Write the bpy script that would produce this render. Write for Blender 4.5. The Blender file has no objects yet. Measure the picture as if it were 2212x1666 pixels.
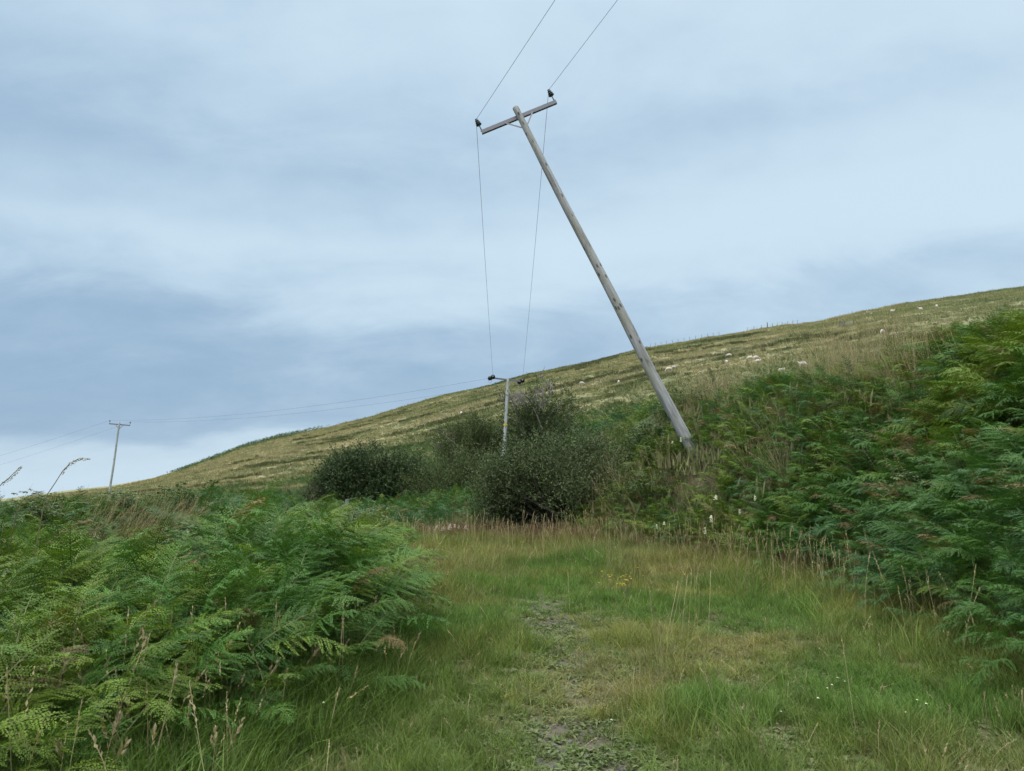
import bpy, math
import numpy as np
from mathutils import Vector, Matrix, Euler

SC = bpy.context.scene
COL = SC.collection
RNG = np.random.default_rng(7)

# ------------------------------------------------------------------ camera
F = 1662.0                       # focal length, in pixels of a 2212 x 1666 frame
W0, H0 = 2212.0, 1666.0
PITCH = math.radians(8.6)
EYE = np.array([0.0, 0.0, 1.6])
cam_d = bpy.data.cameras.new('camera')
cam = bpy.data.objects.new('camera', cam_d)
COL.objects.link(cam)
cam_d.sensor_fit = 'HORIZONTAL'
cam_d.sensor_width = 36.0
cam_d.lens = 36.0 * F / W0
cam_d.clip_start = 0.05
cam_d.clip_end = 20000
cam.location = EYE
cam.rotation_euler = (math.radians(90) + PITCH, 0, 0)
SC.camera = cam

# ------------------------------------------------------------------ exposure
SC.view_settings.view_transform = 'Standard'
SC.view_settings.look = 'None'
SC.view_settings.exposure = 0.7
SC.view_settings.gamma = 1.0

# ------------------------------------------------------------------ sky
SUN_EL, SUN_ROT = math.radians(52), math.radians(215)
world = bpy.data.worlds.new('World')
SC.world = world
world.use_nodes = True
wn = world.node_tree
wn.nodes.clear()


class NT:
    """small helper to build node trees"""
    def __init__(self, tree):
        self.t = tree

    def n(self, typ, **kw):
        nd = self.t.nodes.new(typ)
        for k, v in kw.items():
            setattr(nd, k, v)
        return nd

    def put(self, sock, v):
        if hasattr(v, 'is_output') or isinstance(v, bpy.types.NodeSocket):
            self.t.links.new(v, sock)
        else:
            sock.default_value = v

    def math(self, op, a, b=0.0, c=0.0, clamp=False):
        nd = self.n('ShaderNodeMath', operation=op, use_clamp=clamp)
        self.put(nd.inputs[0], a)
        self.put(nd.inputs[1], b)
        self.put(nd.inputs[2], c)
        return nd.outputs[0]

    def ramp(self, fac, stops, interp='LINEAR'):
        nd = self.n('ShaderNodeValToRGB')
        cr = nd.color_ramp
        cr.interpolation = interp
        while len(cr.elements) < len(stops):
            cr.elements.new(0.5)
        for e, (p, c) in zip(cr.elements, stops):
            e.position = p
            e.color = (c, c, c, 1) if not hasattr(c, '__len__') else (*c, 1)
        self.put(nd.inputs[0], fac)
        return nd.outputs[0]

    def mix(self, fac, a, b, blend='MIX'):
        nd = self.n('ShaderNodeMix', data_type='RGBA', blend_type=blend)
        self.put(nd.inputs['Factor'], fac)
        ia = [s for s in nd.inputs if s.name == 'A' and s.type == 'RGBA'][0]
        ib = [s for s in nd.inputs if s.name == 'B' and s.type == 'RGBA'][0]
        self.put(ia, a if not isinstance(a, tuple) else (*a[:3], 1))
        self.put(ib, b if not isinstance(b, tuple) else (*b[:3], 1))
        return [s for s in nd.outputs if s.type == 'RGBA'][0]

    def noise(self, vec, scale, detail=4, rough=0.5, dist=0.0):
        nd = self.n('ShaderNodeTexNoise')
        if vec is not None:
            self.put(nd.inputs['Vector'], vec)
        nd.inputs['Scale'].default_value = scale
        nd.inputs['Detail'].default_value = detail
        nd.inputs['Roughness'].default_value = rough
        nd.inputs['Distortion'].default_value = dist
        return nd.outputs[0]

    def mapping(self, vec, scale=(1, 1, 1), loc=(0, 0, 0), rot=(0, 0, 0)):
        nd = self.n('ShaderNodeMapping')
        self.put(nd.inputs['Vector'], vec)
        nd.inputs['Scale'].default_value = scale
        nd.inputs['Location'].default_value = loc
        nd.inputs['Rotation'].default_value = rot
        return nd.outputs[0]


w = NT(wn)
wout = w.n('ShaderNodeOutputWorld')
wbg = w.n('ShaderNodeBackground')
wbg.inputs['Strength'].default_value = 0.1
sky = w.n('ShaderNodeTexSky', sky_type='NISHITA')
sky.sun_disc = False
sky.sun_elevation = SUN_EL
sky.sun_rotation = SUN_ROT
sky.air_density = 1.5
sky.dust_density = 3.0
tc = w.n('ShaderNodeTexCoord')
dirv = tc.outputs['Generated']
sep = w.n('ShaderNodeSeparateXYZ')
w.put(sep.inputs[0], dirv)
sx, sy, sz = sep.outputs
zc = w.math('MAXIMUM', sz, 0.0)
den = w.math('ADD', zc, 0.34)
cmb = w.n('ShaderNodeCombineXYZ')
w.put(cmb.inputs[0], w.math('DIVIDE', sx, den))
w.put(cmb.inputs[1], w.math('DIVIDE', sy, den))
plane = cmb.outputs[0]                       # flat cloud layer seen in perspective
nA = w.noise(w.mapping(plane, (0.55, 1.0, 1), (3.1, 1.7, 0), (0, 0, 0.25)), 1.35, 5, 0.52, 0.5)
nB = w.noise(w.mapping(plane, (0.7, 1.2, 1), (7.3, 4.1, 0), (0, 0, -0.3)), 3.3, 6, 0.58, 0.5)
nC = w.noise(w.mapping(plane, (1, 1, 1), (1.3, 9.1, 0)), 9.0, 5, 0.6, 0.2)
SKY_WARP = 0.12
zz = w.math('ADD', sz, w.math('MULTIPLY', w.math('SUBTRACT', nA, 0.5), SKY_WARP))
zz = w.math('ADD', zz, w.math('MULTIPLY', w.math('SUBTRACT', nB, 0.5), 0.07))
# the bands tilt a little: lower towards the right
zz = w.math('ADD', zz, w.math('MULTIPLY', sx, -0.055))
zr = w.math('ADD', w.math('MULTIPLY', zz, 0.9), 0.1)        # -0.1.. -> ramp 0..1
def zp(z):
    return max(0.0, min(1.0, z * 0.9 + 0.1))
band = w.ramp(zr, [(zp(-0.1), 1.0), (zp(0.045), 1.15), (zp(0.08), 0.90), (zp(0.115), 0.12), (zp(0.165), 0.0),
                   (zp(0.225), 0.12), (zp(0.28), 0.66), (zp(0.33), 0.80), (zp(0.375), 0.50), (zp(0.42), 0.26),
                   (zp(0.48), 0.54), (zp(0.56), 0.76), (zp(0.75), 0.80)], 'EASE')
band = w.math('ADD', band, w.math('MULTIPLY', w.math('SUBTRACT', nB, 0.5), 0.85))
band = w.math('ADD', band, w.math('MULTIPLY', w.math('SUBTRACT', nC, 0.5), 0.36))
band = w.math('ADD', band, w.math('MULTIPLY', w.math('ADD', sx, 0.24), 0.55))
bm_ = w.n('ShaderNodeMapRange')
bm_.interpolation_type = 'SMOOTHSTEP'
w.put(bm_.inputs['Value'], band)
bm_.inputs['From Min'].default_value = -0.35
bm_.inputs['From Max'].default_value = 1.15
band = bm_.outputs[0]
cloud = w.mix(band, (1.88, 2.82, 3.95), (3.85, 4.85, 5.62))
cloud = w.mix(0.06, cloud, sky.outputs[0])
# overcast is brightest overhead; boosted further above the view to light the plants
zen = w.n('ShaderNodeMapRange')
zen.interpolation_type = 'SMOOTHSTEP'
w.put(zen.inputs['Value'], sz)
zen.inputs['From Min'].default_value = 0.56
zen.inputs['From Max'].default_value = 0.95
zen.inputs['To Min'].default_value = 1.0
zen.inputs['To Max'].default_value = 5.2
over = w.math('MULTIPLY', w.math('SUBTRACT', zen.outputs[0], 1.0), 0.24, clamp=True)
cloud = w.mix(over, cloud, (3.9, 4.1, 4.2))          # unseen overhead cloud whitened too, so the added light is less blue
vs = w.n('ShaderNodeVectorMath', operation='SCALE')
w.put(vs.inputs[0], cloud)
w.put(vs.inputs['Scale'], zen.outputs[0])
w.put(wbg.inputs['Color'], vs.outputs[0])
w.put(wout.inputs['Surface'], wbg.outputs[0])

# ------------------------------------------------------------------ sun behind the cloud
sun_d = bpy.data.lights.new('sun', 'SUN')
sun_d.energy = 1.5
sun_d.angle = math.radians(25)
sun_d.color = (1.0, 0.96, 0.9)
sun = bpy.data.objects.new('sun', sun_d)
COL.objects.link(sun)
# sky sun_rotation 0 = +Y, clockwise seen from above
sdir = Vector((math.sin(SUN_ROT) * math.cos(SUN_EL), math.cos(SUN_ROT) * math.cos(SUN_EL), math.sin(SUN_EL)))
sun.rotation_euler = sdir.to_track_quat('Z', 'Y').to_euler()
sun.location = (0, 0, 50)


# ================================================================== helpers
def ray(x, y):
    dx, dy = (x - W0 / 2) / F, (H0 / 2 - y) / F
    c, s = math.cos(PITCH), math.sin(PITCH)
    v = np.array([dx, c - dy * s, s + dy * c])
    return v / v[1]              # scaled so that Y advances by one

def at(x, y, Y):
    return EYE + ray(x, y) * Y

def smooth(a, b, x):
    t = np.clip((x - a) / (b - a), 0, 1)
    return t * t * (3 - 2 * t)

def vnoise(x, y, seed=0):
    x = np.asarray(x, float) + seed * 17.31
    y = np.asarray(y, float) + seed * 9.77
    xi, yi = np.floor(x), np.floor(y)
    fx, fy = x - xi, y - yi
    fx, fy = fx * fx * (3 - 2 * fx), fy * fy * (3 - 2 * fy)
    def h(a, b):
        v = np.sin(a * 127.1 + b * 311.7 + seed * 74.7) * 43758.5453
        return v - np.floor(v)
    return (h(xi, yi) * (1 - fx) + h(xi + 1, yi) * fx) * (1 - fy) + (h(xi, yi + 1) * (1 - fx) + h(xi + 1, yi + 1) * fx) * fy

def fbm(x, y, seed=0, oct=4):
    s, a, t = 0, 0.5, 0
    for i in range(oct):
        s = s + a * vnoise(np.asarray(x) * 2 ** i, np.asarray(y) * 2 ** i, seed + i * 3)
        t += a
        a *= 0.5
    return s / t

# ================================================================== terrain shape
SKYLINE = [(-1400, 1150), (-700, 1125), (-250, 1100), (0, 1087), (80, 1076), (160, 1064), (235, 1056), (330, 1037), (420, 1007), (520, 968), (600, 946),
           (710, 924), (800, 902), (880, 877), (960, 854), (1060, 833), (1140, 810), (1270, 785), (1390, 754), (1530, 730),
           (1690, 705), (1790, 692), (1860, 674), (1960, 657), (2060, 642), (2160, 627), (2212, 621), (2500, 590), (3200, 560), (4200, 560)]
SK_Y = [(-1400, 330), (0, 300), (400, 280), (700, 260), (1106, 230), (1400, 215), (1690, 200), (1930, 190), (2212, 180), (4200, 180)]
LOW = [(-1400, 1160, 110), (-250, 1150, 110), (0, 1132, 100), (235, 1086, 100), (400, 1060, 120), (700, 1012, 120), (900, 975, 118), (1106, 928, 112), (1400, 878, 100),
       (1690, 818, 95), (1930, 765, 95), (2212, 735, 95), (2600, 720, 95), (4200, 720, 95)]
Z40 = [(-1400, 0.0), (0, 0.3), (235, 0.9), (400, 1.2), (700, 0.7), (850, 0.95), (1000, 1.6), (1106, 2.8), (1300, 4.0), (1500, 4.6), (1690, 5.3), (1930, 6.0), (2212, 7.0), (2600, 8), (4200, 8)]

_us, _ys, _zs = [], [], []
for x, y in SKYLINE:
    Y = np.interp(x, *zip(*SK_Y))
    p = at(x, y, Y)
    _us.append(p[0] / Y); _ys.append(Y); _zs.append(p[2])
_ul, _yl, _zl = [], [], []
for x, y, Y in LOW:
    p = at(x, y, Y)
    _ul.append(p[0] / Y); _yl.append(Y); _zl.append(p[2])
_u4 = [(x - W0 / 2) / F for x, _ in Z40]
_z4 = [z for _, z in Z40]

def border_right(Y):
    return np.interp(Y, [3, 5.5, 8, 11, 13, 15, 17, 20, 25, 30, 40], [3.4, 3.5, 3.95, 4.3, 3.9, 3.0, 2.0, 1.15, 0.6, 0.1, -1.0])

def border_left(Y):
    return np.interp(Y, [2, 3, 4.2, 5.2, 6, 8, 10, 14, 17, 20], [-1.75, -1.7, -1.7, -1.38, -1.25, -1.3, -1.5, -1.9, -2.4, -3.5])

def near_z(X, Y):
    base = 0.036 * np.maximum(Y, -5)
    dR = X - border_right(Y) + 0.5 * (fbm(X * 0.4, Y * 0.4, 5) - 0.5)
    d = np.maximum(dR, 0)
    hr = 0.88 * np.where(d < 0.8, d * d / 1.6, np.where(d < 4.0, d - 0.4, 3.6 + 0.05 * (d - 4.0)))
    dL = np.maximum(border_left(Y) - X, 0)
    hl = 0.40 * np.exp(-(((X + 5.7) / 2.2) ** 2 + ((Y - 12.4) / 1.7) ** 2)) + 0.22 * smooth(0, 1.4, dL) * (1 - smooth(4, 9, dL)) * (1 - 0.8 * smooth(9, 13, Y)) - 0.03 * np.maximum(dL - 8, 0)
    rut = -0.05 * np.exp(-((X - strip(Y)) / 0.3) ** 2) - 0.04 * np.exp(-((X - strip(Y) - 1.45) / 0.3) ** 2)
    rut = rut * smooth(17, 14, Y)
    base = base - 0.5 * smooth(18, 25, Y) * smooth(-1.0, -3.5, X)
    return base + hr + hl + rut + 0.10 * (fbm(X * 0.7, Y * 0.7, 2) - 0.5)

def strip(Y):
    return 0.22 + 0.035 * Y - 0.02 * np.maximum(Y - 8, 0) ** 1.5

def far_z(X, Y):
    Y = np.maximum(Y, 24.0)
    u = X / Y
    z4 = np.interp(u, _u4, _z4)
    yl, zl = np.interp(u, _ul, _yl), np.interp(u, _ul, _zl)
    ys, zs = np.interp(u, _us, _ys), np.interp(u, _us, _zs)
    t1 = np.clip((Y - 40) / (yl - 40), 0, 1)
    t2 = np.clip((Y - yl) / (ys - yl), 0, 1)
    z = z4 + (zl - z4) * (0.75 * t1 + 0.25 * t1 * t1)
    z = np.where(Y > yl, zl + (zs - zl) * (1.1 * t2 - 0.1 * t2 * t2), z)
    b = np.maximum(Y - ys, 0)
    zb = zs + 0.10 * b - 0.0016 * b * b
    zb = np.where(b > 100, zs - 6 - 0.22 * (b - 100), zb)
    z = np.where(b > 0, np.maximum(zb, np.minimum(-14.0, zs)), z)
    amp = 0.34 * smooth(45, 110, Y) * (1 - smooth(-0.25, 0.05, Y / ys - 1) * 0.75)
    z = z + amp * (fbm(X / 7, Y / 7, 11, 4) - 0.5) * 2
    return z

def G(X, Y):
    X = np.asarray(X, float); Y = np.asarray(Y, float)
    wgt = smooth(24, 42, Y)
    return near_z(X, Y) * (1 - wgt) + far_z(X, Y) * wgt

_YS = np.concatenate([np.linspace(2.5, 40, 1500), np.geomspace(40, 420, 3000)])
def hit(x, y):
    r = ray(x, y)
    P = EYE[None, :] + r[None, :] * _YS[:, None]
    below = P[:, 2] < G(P[:, 0], P[:, 1])
    i = int(np.argmax(below)) if below.any() else len(_YS) - 1
    return P[i]

# ================================================================== materials
def new_mat(name):
    m = bpy.data.materials.new(name)
    m.use_nodes = True
    m.node_tree.nodes.clear()
    return m, NT(m.node_tree)

def finish(t, shader):
    o = t.n('ShaderNodeOutputMaterial')
    t.put(o.inputs['Surface'], shader)

def principled(t, color, rough=0.6, spec=0.3, normal=None, metallic=0.0):
    p = t.n('ShaderNodeBsdfPrincipled')
    t.put(p.inputs['Base Color'], color if not isinstance(color, tuple) else (*color[:3], 1))
    t.put(p.inputs['Roughness'], rough)
    p.inputs['Specular IOR Level'].default_value = spec
    p.inputs['Metallic'].default_value = metallic
    if normal is not None:
        t.put(p.inputs['Normal'], normal)
    return p.outputs[0]

def leaf_mat(name, color=None, rough=0.5, spec=0.35, trans=0.28, var=0.35, instanced=True):
    """leaf: own colour (scatter tint or fixed) times a random shade per plant and per leaf"""
    m, t = new_mat(name)
    if instanced and color is None:
        a = t.n('ShaderNodeAttribute', attribute_type='INSTANCER', attribute_name='tint')
        base = a.outputs['Color']
    else:
        base = tuple(color)
    oi = t.n('ShaderNodeObjectInfo')
    lf = t.n('ShaderNodeAttribute', attribute_type='GEOMETRY', attribute_name='leafvar')
    v = t.math('ADD', t.math('MULTIPLY', t.math('SUBTRACT', oi.outputs['Random'], 0.5), var),
               t.math('MULTIPLY', t.math('SUBTRACT', lf.outputs['Fac'], 0.5), 0.7))
    v = t.math('ADD', v, 1.0)
    sc = t.n('ShaderNodeVectorMath', operation='SCALE')
    t.put(sc.inputs[0], base)
    t.put(sc.inputs['Scale'], v)
    col = sc.outputs[0]
    p = principled(t, col, rough, spec)
    tr = t.n('ShaderNodeBsdfTranslucent')
    tint = t.mix(1.0, col, (1.15, 1.25, 0.6), 'MULTIPLY')
    t.put(tr.inputs['Color'], tint)
    mx = t.n('ShaderNodeMixShader')
    mx.inputs[0].default_value = trans
    t.put(mx.inputs[1], p)
    t.put(mx.inputs[2], tr.outputs[0])
    finish(t, mx.outputs[0])
    return m

M_FROND = leaf_mat('bracken_leaf', rough=0.5, spec=0.2, trans=0.24)
M_GRASS = leaf_mat('grass_blade', rough=0.6, spec=0.12, trans=0.3)
M_HILLG = leaf_mat('hill_grass_blade', rough=0.7, spec=0.15, trans=0.25)
M_SEED = leaf_mat('grass_seed_head', (0.31, 0.255, 0.145), rough=0.8, spec=0.1, trans=0.2, var=0.6)
M_SEEDRED = leaf_mat('russet_seed_head', (0.135, 0.080, 0.050), rough=0.8, spec=0.1, trans=0.2, var=0.6)
M_HERB = leaf_mat('herb_leaf', rough=0.5, spec=0.35, trans=0.2)
M_STALK = leaf_mat('bracken_stalk', (0.12, 0.13, 0.045), rough=0.6, trans=0.0)
M_WILLOW = leaf_mat('willow_leaf', (0.068, 0.087, 0.038), rough=0.6, spec=0.15, trans=0.15, instanced=False)
M_HAWTHORN = leaf_mat('hawthorn_leaf', (0.058, 0.078, 0.030), rough=0.6, spec=0.12, trans=0.15, instanced=False)
M_DARKBUSH = leaf_mat('dark_bush_leaf', (0.045, 0.068, 0.026), rough=0.55, spec=0.15, trans=0.15, instanced=False)
M_DULL = leaf_mat('dull_scrub_leaf', (0.072, 0.092, 0.036), rough=0.65, spec=0.1, trans=0.15, instanced=False)
M_PETALW = leaf_mat('white_petal', (0.72, 0.70, 0.58), rough=0.7, spec=0.2, trans=0.25, instanced=False)
M_PETALY = leaf_mat('yellow_petal', (0.75, 0.50, 0.03), rough=0.5, spec=0.3, trans=0.2, instanced=False)
M_PETALP = leaf_mat('pale_pink_petal', (0.62, 0.52, 0.48), rough=0.7, spec=0.2, trans=0.2, instanced=False)
M_STEMG = leaf_mat('green_stem', (0.07, 0.10, 0.03), rough=0.6, trans=0.0, instanced=False)

def bark(name, c1, c2, scale=14):
    m, t = new_mat(name)
    tcx = t.n('ShaderNodeTexCoord')
    n = t.noise(t.mapping(tcx.outputs['Object'], (1, 1, 0.25)), scale, 5, 0.6)
    finish(t, principled(t, t.mix(n, c1, c2), 0.9, 0.1))
    return m
M_BARK = bark('grey_bark', (0.07, 0.06, 0.05), (0.17, 0.15, 0.13))
M_TWIG = bark('bare_grey_twig', (0.17, 0.15, 0.135), (0.33, 0.30, 0.27))
M_BARKD = bark('dark_bark', (0.03, 0.026, 0.02), (0.08, 0.07, 0.055))

def pole_wood(name, c_dark, c_light, green, knot_scale):
    m, t = new_mat(name)
    tcx = t.n('ShaderNodeTexCoord')
    ob = tcx.outputs['Object']
    grain = t.noise(t.mapping(ob, (1, 1, 0.05)), 26, 6, 0.7)
    patch = t.noise(t.mapping(ob, (1, 1, 0.3)), 3.2, 4, 0.6, 0.6)
    col = t.mix(t.ramp(grain, [(0.3, 0.0), (0.7, 1.0)]), c_dark, c_light)
    col = t.mix(t.ramp(patch, [(0.42, 0.0), (0.62, 0.75)]), col, green)
    sp = t.n('ShaderNodeSeparateXYZ')
    t.put(sp.inputs[0], ob)
    ang = t.math('ARCTAN2', sp.outputs[0], sp.outputs[1])
    cb = t.n('ShaderNodeCombineXYZ')
    t.put(cb.inputs[0], t.math('MULTIPLY', ang, 0.42))
    t.put(cb.inputs[1], t.math('MULTIPLY', sp.outputs[2], 1.0 * knot_scale))
    vor = t.n('ShaderNodeTexVoronoi', voronoi_dimensions='2D')
    t.put(vor.inputs['Vector'], cb.outputs[0])
    vor.inputs['Scale'].default_value = 1.0
    kd = t.math('ADD', vor.outputs['Distance'], t.math('MULTIPLY', t.math('SUBTRACT', grain, 0.5), 0.16))
    knot = t.ramp(kd, [(0.0, 1.0), (0.07, 0.9), (0.14, 0.0)])
    # dark lichen and stain running down in long streaks
    stain = t.noise(t.mapping(ob, (1, 1, 0.12), (2, 5, 1)), 7.5, 5, 0.65, 0.8)
    col = t.mix(t.ramp(stain, [(0.50, 0.0), (0.66, 0.7)]), col, tuple(v * 0.42 for v in c_dark))
    col = t.mix(t.math('MULTIPLY', knot, 0.85), col, (0.05, 0.046, 0.04))
    crack = t.noise(t.mapping(ob, (1, 1, 0.02), (4, 2, 0)), 34, 2, 0.5)
    ck = t.ramp(crack, [(0.28, 1.0), (0.36, 0.0)])
    col = t.mix(t.math('MULTIPLY', ck, 0.6), col, (0.07, 0.066, 0.06))
    b = t.n('ShaderNodeBump')
    b.inputs['Strength'].default_value = 0.5
    b.inputs['Distance'].default_value = 0.02
    t.put(b.inputs['Height'], t.math('SUBTRACT', grain, knot))
    finish(t, principled(t, col, 0.85, 0.15, b.outputs[0]))
    return m
M_POLE = pole_wood('weathered_pole_wood', (0.19, 0.19, 0.19), (0.37, 0.37, 0.37), (0.225, 0.22, 0.165), 2.0)
M_POLE2 = pole_wood('pale_pole_wood', (0.27, 0.285, 0.28), (0.40, 0.42, 0.41), (0.30, 0.32, 0.29), 1.6)
M_POST = pole_wood('grey_post_wood', (0.12, 0.11, 0.10), (0.25, 0.24, 0.225), (0.16, 0.155, 0.13), 6)

def metal(name, c, rough=0.55, metallic=0.6):
    m, t = new_mat(name)
    tcx = t.n('ShaderNodeTexCoord')
    n = t.noise(tcx.outputs['Object'], 22, 5, 0.6)
    c2 = tuple(v * 0.65 for v in c)
    finish(t, principled(t, t.mix(n, c2, c), rough, 0.4, None, metallic))
    return m
M_STEEL = metal('galvanised_steel', (0.19, 0.185, 0.205), 0.65, 0.2)
M_WIRE = metal('line_wire', (0.16, 0.17, 0.18), 0.5, 0.5)
M_GLAZE = metal('dark_green_glaze', (0.018, 0.035, 0.032), 0.25, 0.0)
M_DISC = metal('dark_brown_glaze', (0.02, 0.014, 0.016), 0.3, 0.0)
M_CAP = metal('pale_fitting', (0.55, 0.50, 0.52), 0.5, 0.2)
M_YELLOW = metal('yellow_tape', (0.60, 0.47, 0.05), 0.6, 0.0)
M_GATE = metal('grey_gate_steel', (0.28, 0.33, 0.33), 0.6, 0.3)

def wool_mat(name, c):
    m, t = new_mat(name)
    tcx = t.n('ShaderNodeTexCoord')
    n = t.noise(tcx.outputs['Object'], 14, 4, 0.6)
    b = t.n('ShaderNodeBump')
    b.inputs['Strength'].default_value = 0.8
    b.inputs['Distance'].default_value = 0.04
    t.put(b.inputs['Height'], n)
    finish(t, principled(t, t.mix(n, tuple(v * 0.75 for v in c), c), 0.95, 0.1, b.outputs[0]))
    return m
M_WOOL = wool_mat('cream_wool', (0.60, 0.52, 0.44))
M_FACE = wool_mat('pale_face', (0.55, 0.47, 0.41))
M_FACED = wool_mat('dark_face', (0.06, 0.05, 0.045))

def stone_mat():
    m, t = new_mat('path_stone')
    tcx = t.n('ShaderNodeTexCoord')
    oi = t.n('ShaderNodeObjectInfo')
    n = t.noise(tcx.outputs['Object'], 5, 5, 0.6)
    c = t.mix(n, (0.07, 0.064, 0.058), (0.19, 0.18, 0.17))
    c = t.mix(oi.outputs['Random'], c, t.mix(1.0, c, (0.55, 0.5, 0.48), 'MULTIPLY'))
    finish(t, principled(t, c, 0.9, 0.2))
    return m
M_STONE = stone_mat()

def ground_mat(name):
    m, t = new_mat(name)
    a = t.n('ShaderNodeAttribute', attribute_type='GEOMETRY', attribute_name='soil')
    geo = t.n('ShaderNodeNewGeometry')
    pos = geo.outputs['Position']
    n1 = t.noise(pos, 3.0, 6, 0.65)
    n2 = t.noise(pos, 26.0, 5, 0.7)
    v = t.math('ADD', t.math('MULTIPLY', n1, 0.9), t.math('MULTIPLY', n2, 0.9))
    v = t.math('ADD', v, 0.1)
    sc = t.n('ShaderNodeVectorMath', operation='SCALE')
    t.put(sc.inputs[0], a.outputs['Color'])
    t.put(sc.inputs['Scale'], v)
    b = t.n('ShaderNodeBump')
    b.inputs['Strength'].default_value = 0.7
    b.inputs['Distance'].default_value = 0.04
    t.put(b.inputs['Height'], n2)
    finish(t, principled(t, sc.outputs[0], 0.95, 0.1, b.outputs[0]))
    return m
M_GROUND = ground_mat('soil_and_turf')


# ================================================================== mesh helpers
def mesh_np(name, V, faces, mats, mat_idx=None, leafvar=None, smooth_shade=False, extra=None):
    """V (n,3); faces: list of arrays (m,k) of equal corner count each"""
    me = bpy.data.meshes.new(name)
    V = np.asarray(V, np.float32)
    if isinstance(faces, np.ndarray):
        faces = [faces]
    faces = [np.asarray(f, np.int32) for f in faces if len(f)]
    loops = np.concatenate([f.ravel() for f in faces])
    tot = np.concatenate([np.full(len(f), f.shape[1], np.int32) for f in faces])
    start = np.concatenate([[0], np.cumsum(tot)[:-1]]).astype(np.int32)
    me.vertices.add(len(V))
    me.vertices.foreach_set('co', V.ravel())
    me.loops.add(len(loops))
    me.loops.foreach_set('vertex_index', loops)
    me.polygons.add(len(tot))
    me.polygons.foreach_set('loop_start', start)
    me.polygons.foreach_set('loop_total', tot)
    for m in mats:
        me.materials.append(m)
    if mat_idx is not None:
        me.polygons.foreach_set('material_index', np.asarray(mat_idx, np.int32))
    me.polygons.foreach_set('use_smooth', np.full(len(tot), bool(smooth_shade)))
    if leafvar is not None:
        at_ = me.attributes.new('leafvar', 'FLOAT', 'POINT')
        at_.data.foreach_set('value', np.asarray(leafvar, np.float32))
    if extra is not None:
        for k, arr in extra.items():
            a_ = me.attributes.new(k, 'FLOAT_COLOR', 'POINT')
            a_.data.foreach_set('color', np.asarray(arr, np.float32).ravel())
    me.update()
    me.validate()
    return me

class MB:
    """collects polygons of one mesh"""
    def __init__(self):
        self.V, self.F, self.S = [], [], []
        self.n = 0
        self.mi = []
        self.cur = 0

    def add(self, V, F):
        V = np.asarray(V, float)
        for f in F:
            self.F.append([i + self.n for i in f])
            self.mi.append(self.cur)
        self.V.append(V)
        self.n += len(V)

    def box(self, c, s, M=None):
        c, s = np.array(c, float), np.array(s, float) / 2
        V = np.array([[x, y, z] for x in (-1, 1) for y in (-1, 1) for z in (-1, 1)], float) * s + c
        if M is not None:
            V = np.array([list(M @ Vector(v)) for v in V])
        self.add(V, [(0, 1, 3, 2), (4, 6, 7, 5), (0, 4, 5, 1), (2, 3, 7, 6), (0, 2, 6, 4), (1, 5, 7, 3)])

    def bar(self, a, b, wx, wy, up=(0, 0, 1)):
        a, b = np.array(a, float), np.array(b, float)
        d = b - a
        d /= np.linalg.norm(d)
        u = np.array(up, float)
        s = np.cross(d, u)
        if np.linalg.norm(s) < 1e-4:
            s = np.cross(d, [1, 0, 0])
        s /= np.linalg.norm(s)
        u = np.cross(s, d)
        V = []
        for p in (a, b):
            for i, j in ((-1, -1), (1, -1), (1, 1), (-1, 1)):
                V.append(p + s * i * wx / 2 + u * j * wy / 2)
        self.add(V, [(3, 2, 1, 0), (4, 5, 6, 7), (0, 1, 5, 4), (1, 2, 6, 5), (2, 3, 7, 6), (3, 0, 4, 7)])

    def tube(self, P, R, n=8, cap=True):
        P = np.array(P, float)
        R = np.broadcast_to(np.array(R, float), (len(P),))
        T = np.gradient(P, axis=0)
        T /= np.linalg.norm(T, axis=1)[:, None] + 1e-12
        ref = np.array([0.0, 0, 1]) if abs(T[0][2]) < 0.9 else np.array([1.0, 0, 0])
        V = []
        for p, t_, r in zip(P, T, R):
            s = np.cross(t_, ref); s /= np.linalg.norm(s) + 1e-12
            u = np.cross(s, t_)
            for k in range(n):
                a = 2 * math.pi * k / n
                V.append(p + r * (math.cos(a) * s + math.sin(a) * u))
        Fc = []
        for i in range(len(P) - 1):
            for k in range(n):
                k2 = (k + 1) % n
                Fc.append((i * n + k2, i * n + k, (i + 1) * n + k, (i + 1) * n + k2))
        if cap:
            Fc.append(tuple(range(n)))
            Fc.append(tuple(range((len(P) - 1) * n + n - 1, (len(P) - 1) * n - 1, -1)))
        self.add(V, Fc)

    def lathe(self, prof, n=14, M=None):
        """prof: (r, z) from bottom to top, along local Z"""
        V = []
        for r, z in prof:
            for k in range(n):
                a = 2 * math.pi * k / n
                V.append((r * math.cos(a), r * math.sin(a), z))
        V = np.array(V)
        if M is not None:
            V = np.array([list(M @ Vector(v)) for v in V])
        Fc = []
        for i in range(len(prof) - 1):
            for k in range(n):
                k2 = (k + 1) % n
                Fc.append((i * n + k, i * n + k2, (i + 1) * n + k2, (i + 1) * n + k))
        Fc.append(tuple(range(n - 1, -1, -1)))
        Fc.append(tuple(range((len(prof) - 1) * n, len(prof) * n)))
        self.add(V, Fc)

    def mesh(self, name, mats, smooth_shade=False):
        me = bpy.data.meshes.new(name)
        V = np.concatenate(self.V)
        me.from_pydata(V.tolist(), [], self.F)
        if not isinstance(mats, (list, tuple)):
            mats = [mats]
        for m in mats:
            me.materials.append(m)
        me.polygons.foreach_set('material_index', self.mi)
        if smooth_shade:
            me.shade_smooth()
        me.update()
        return me

    def build(self, name, mats, parent=None, smooth_shade=False):
        return link(name, self.mesh(name, mats, smooth_shade), parent)

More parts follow.
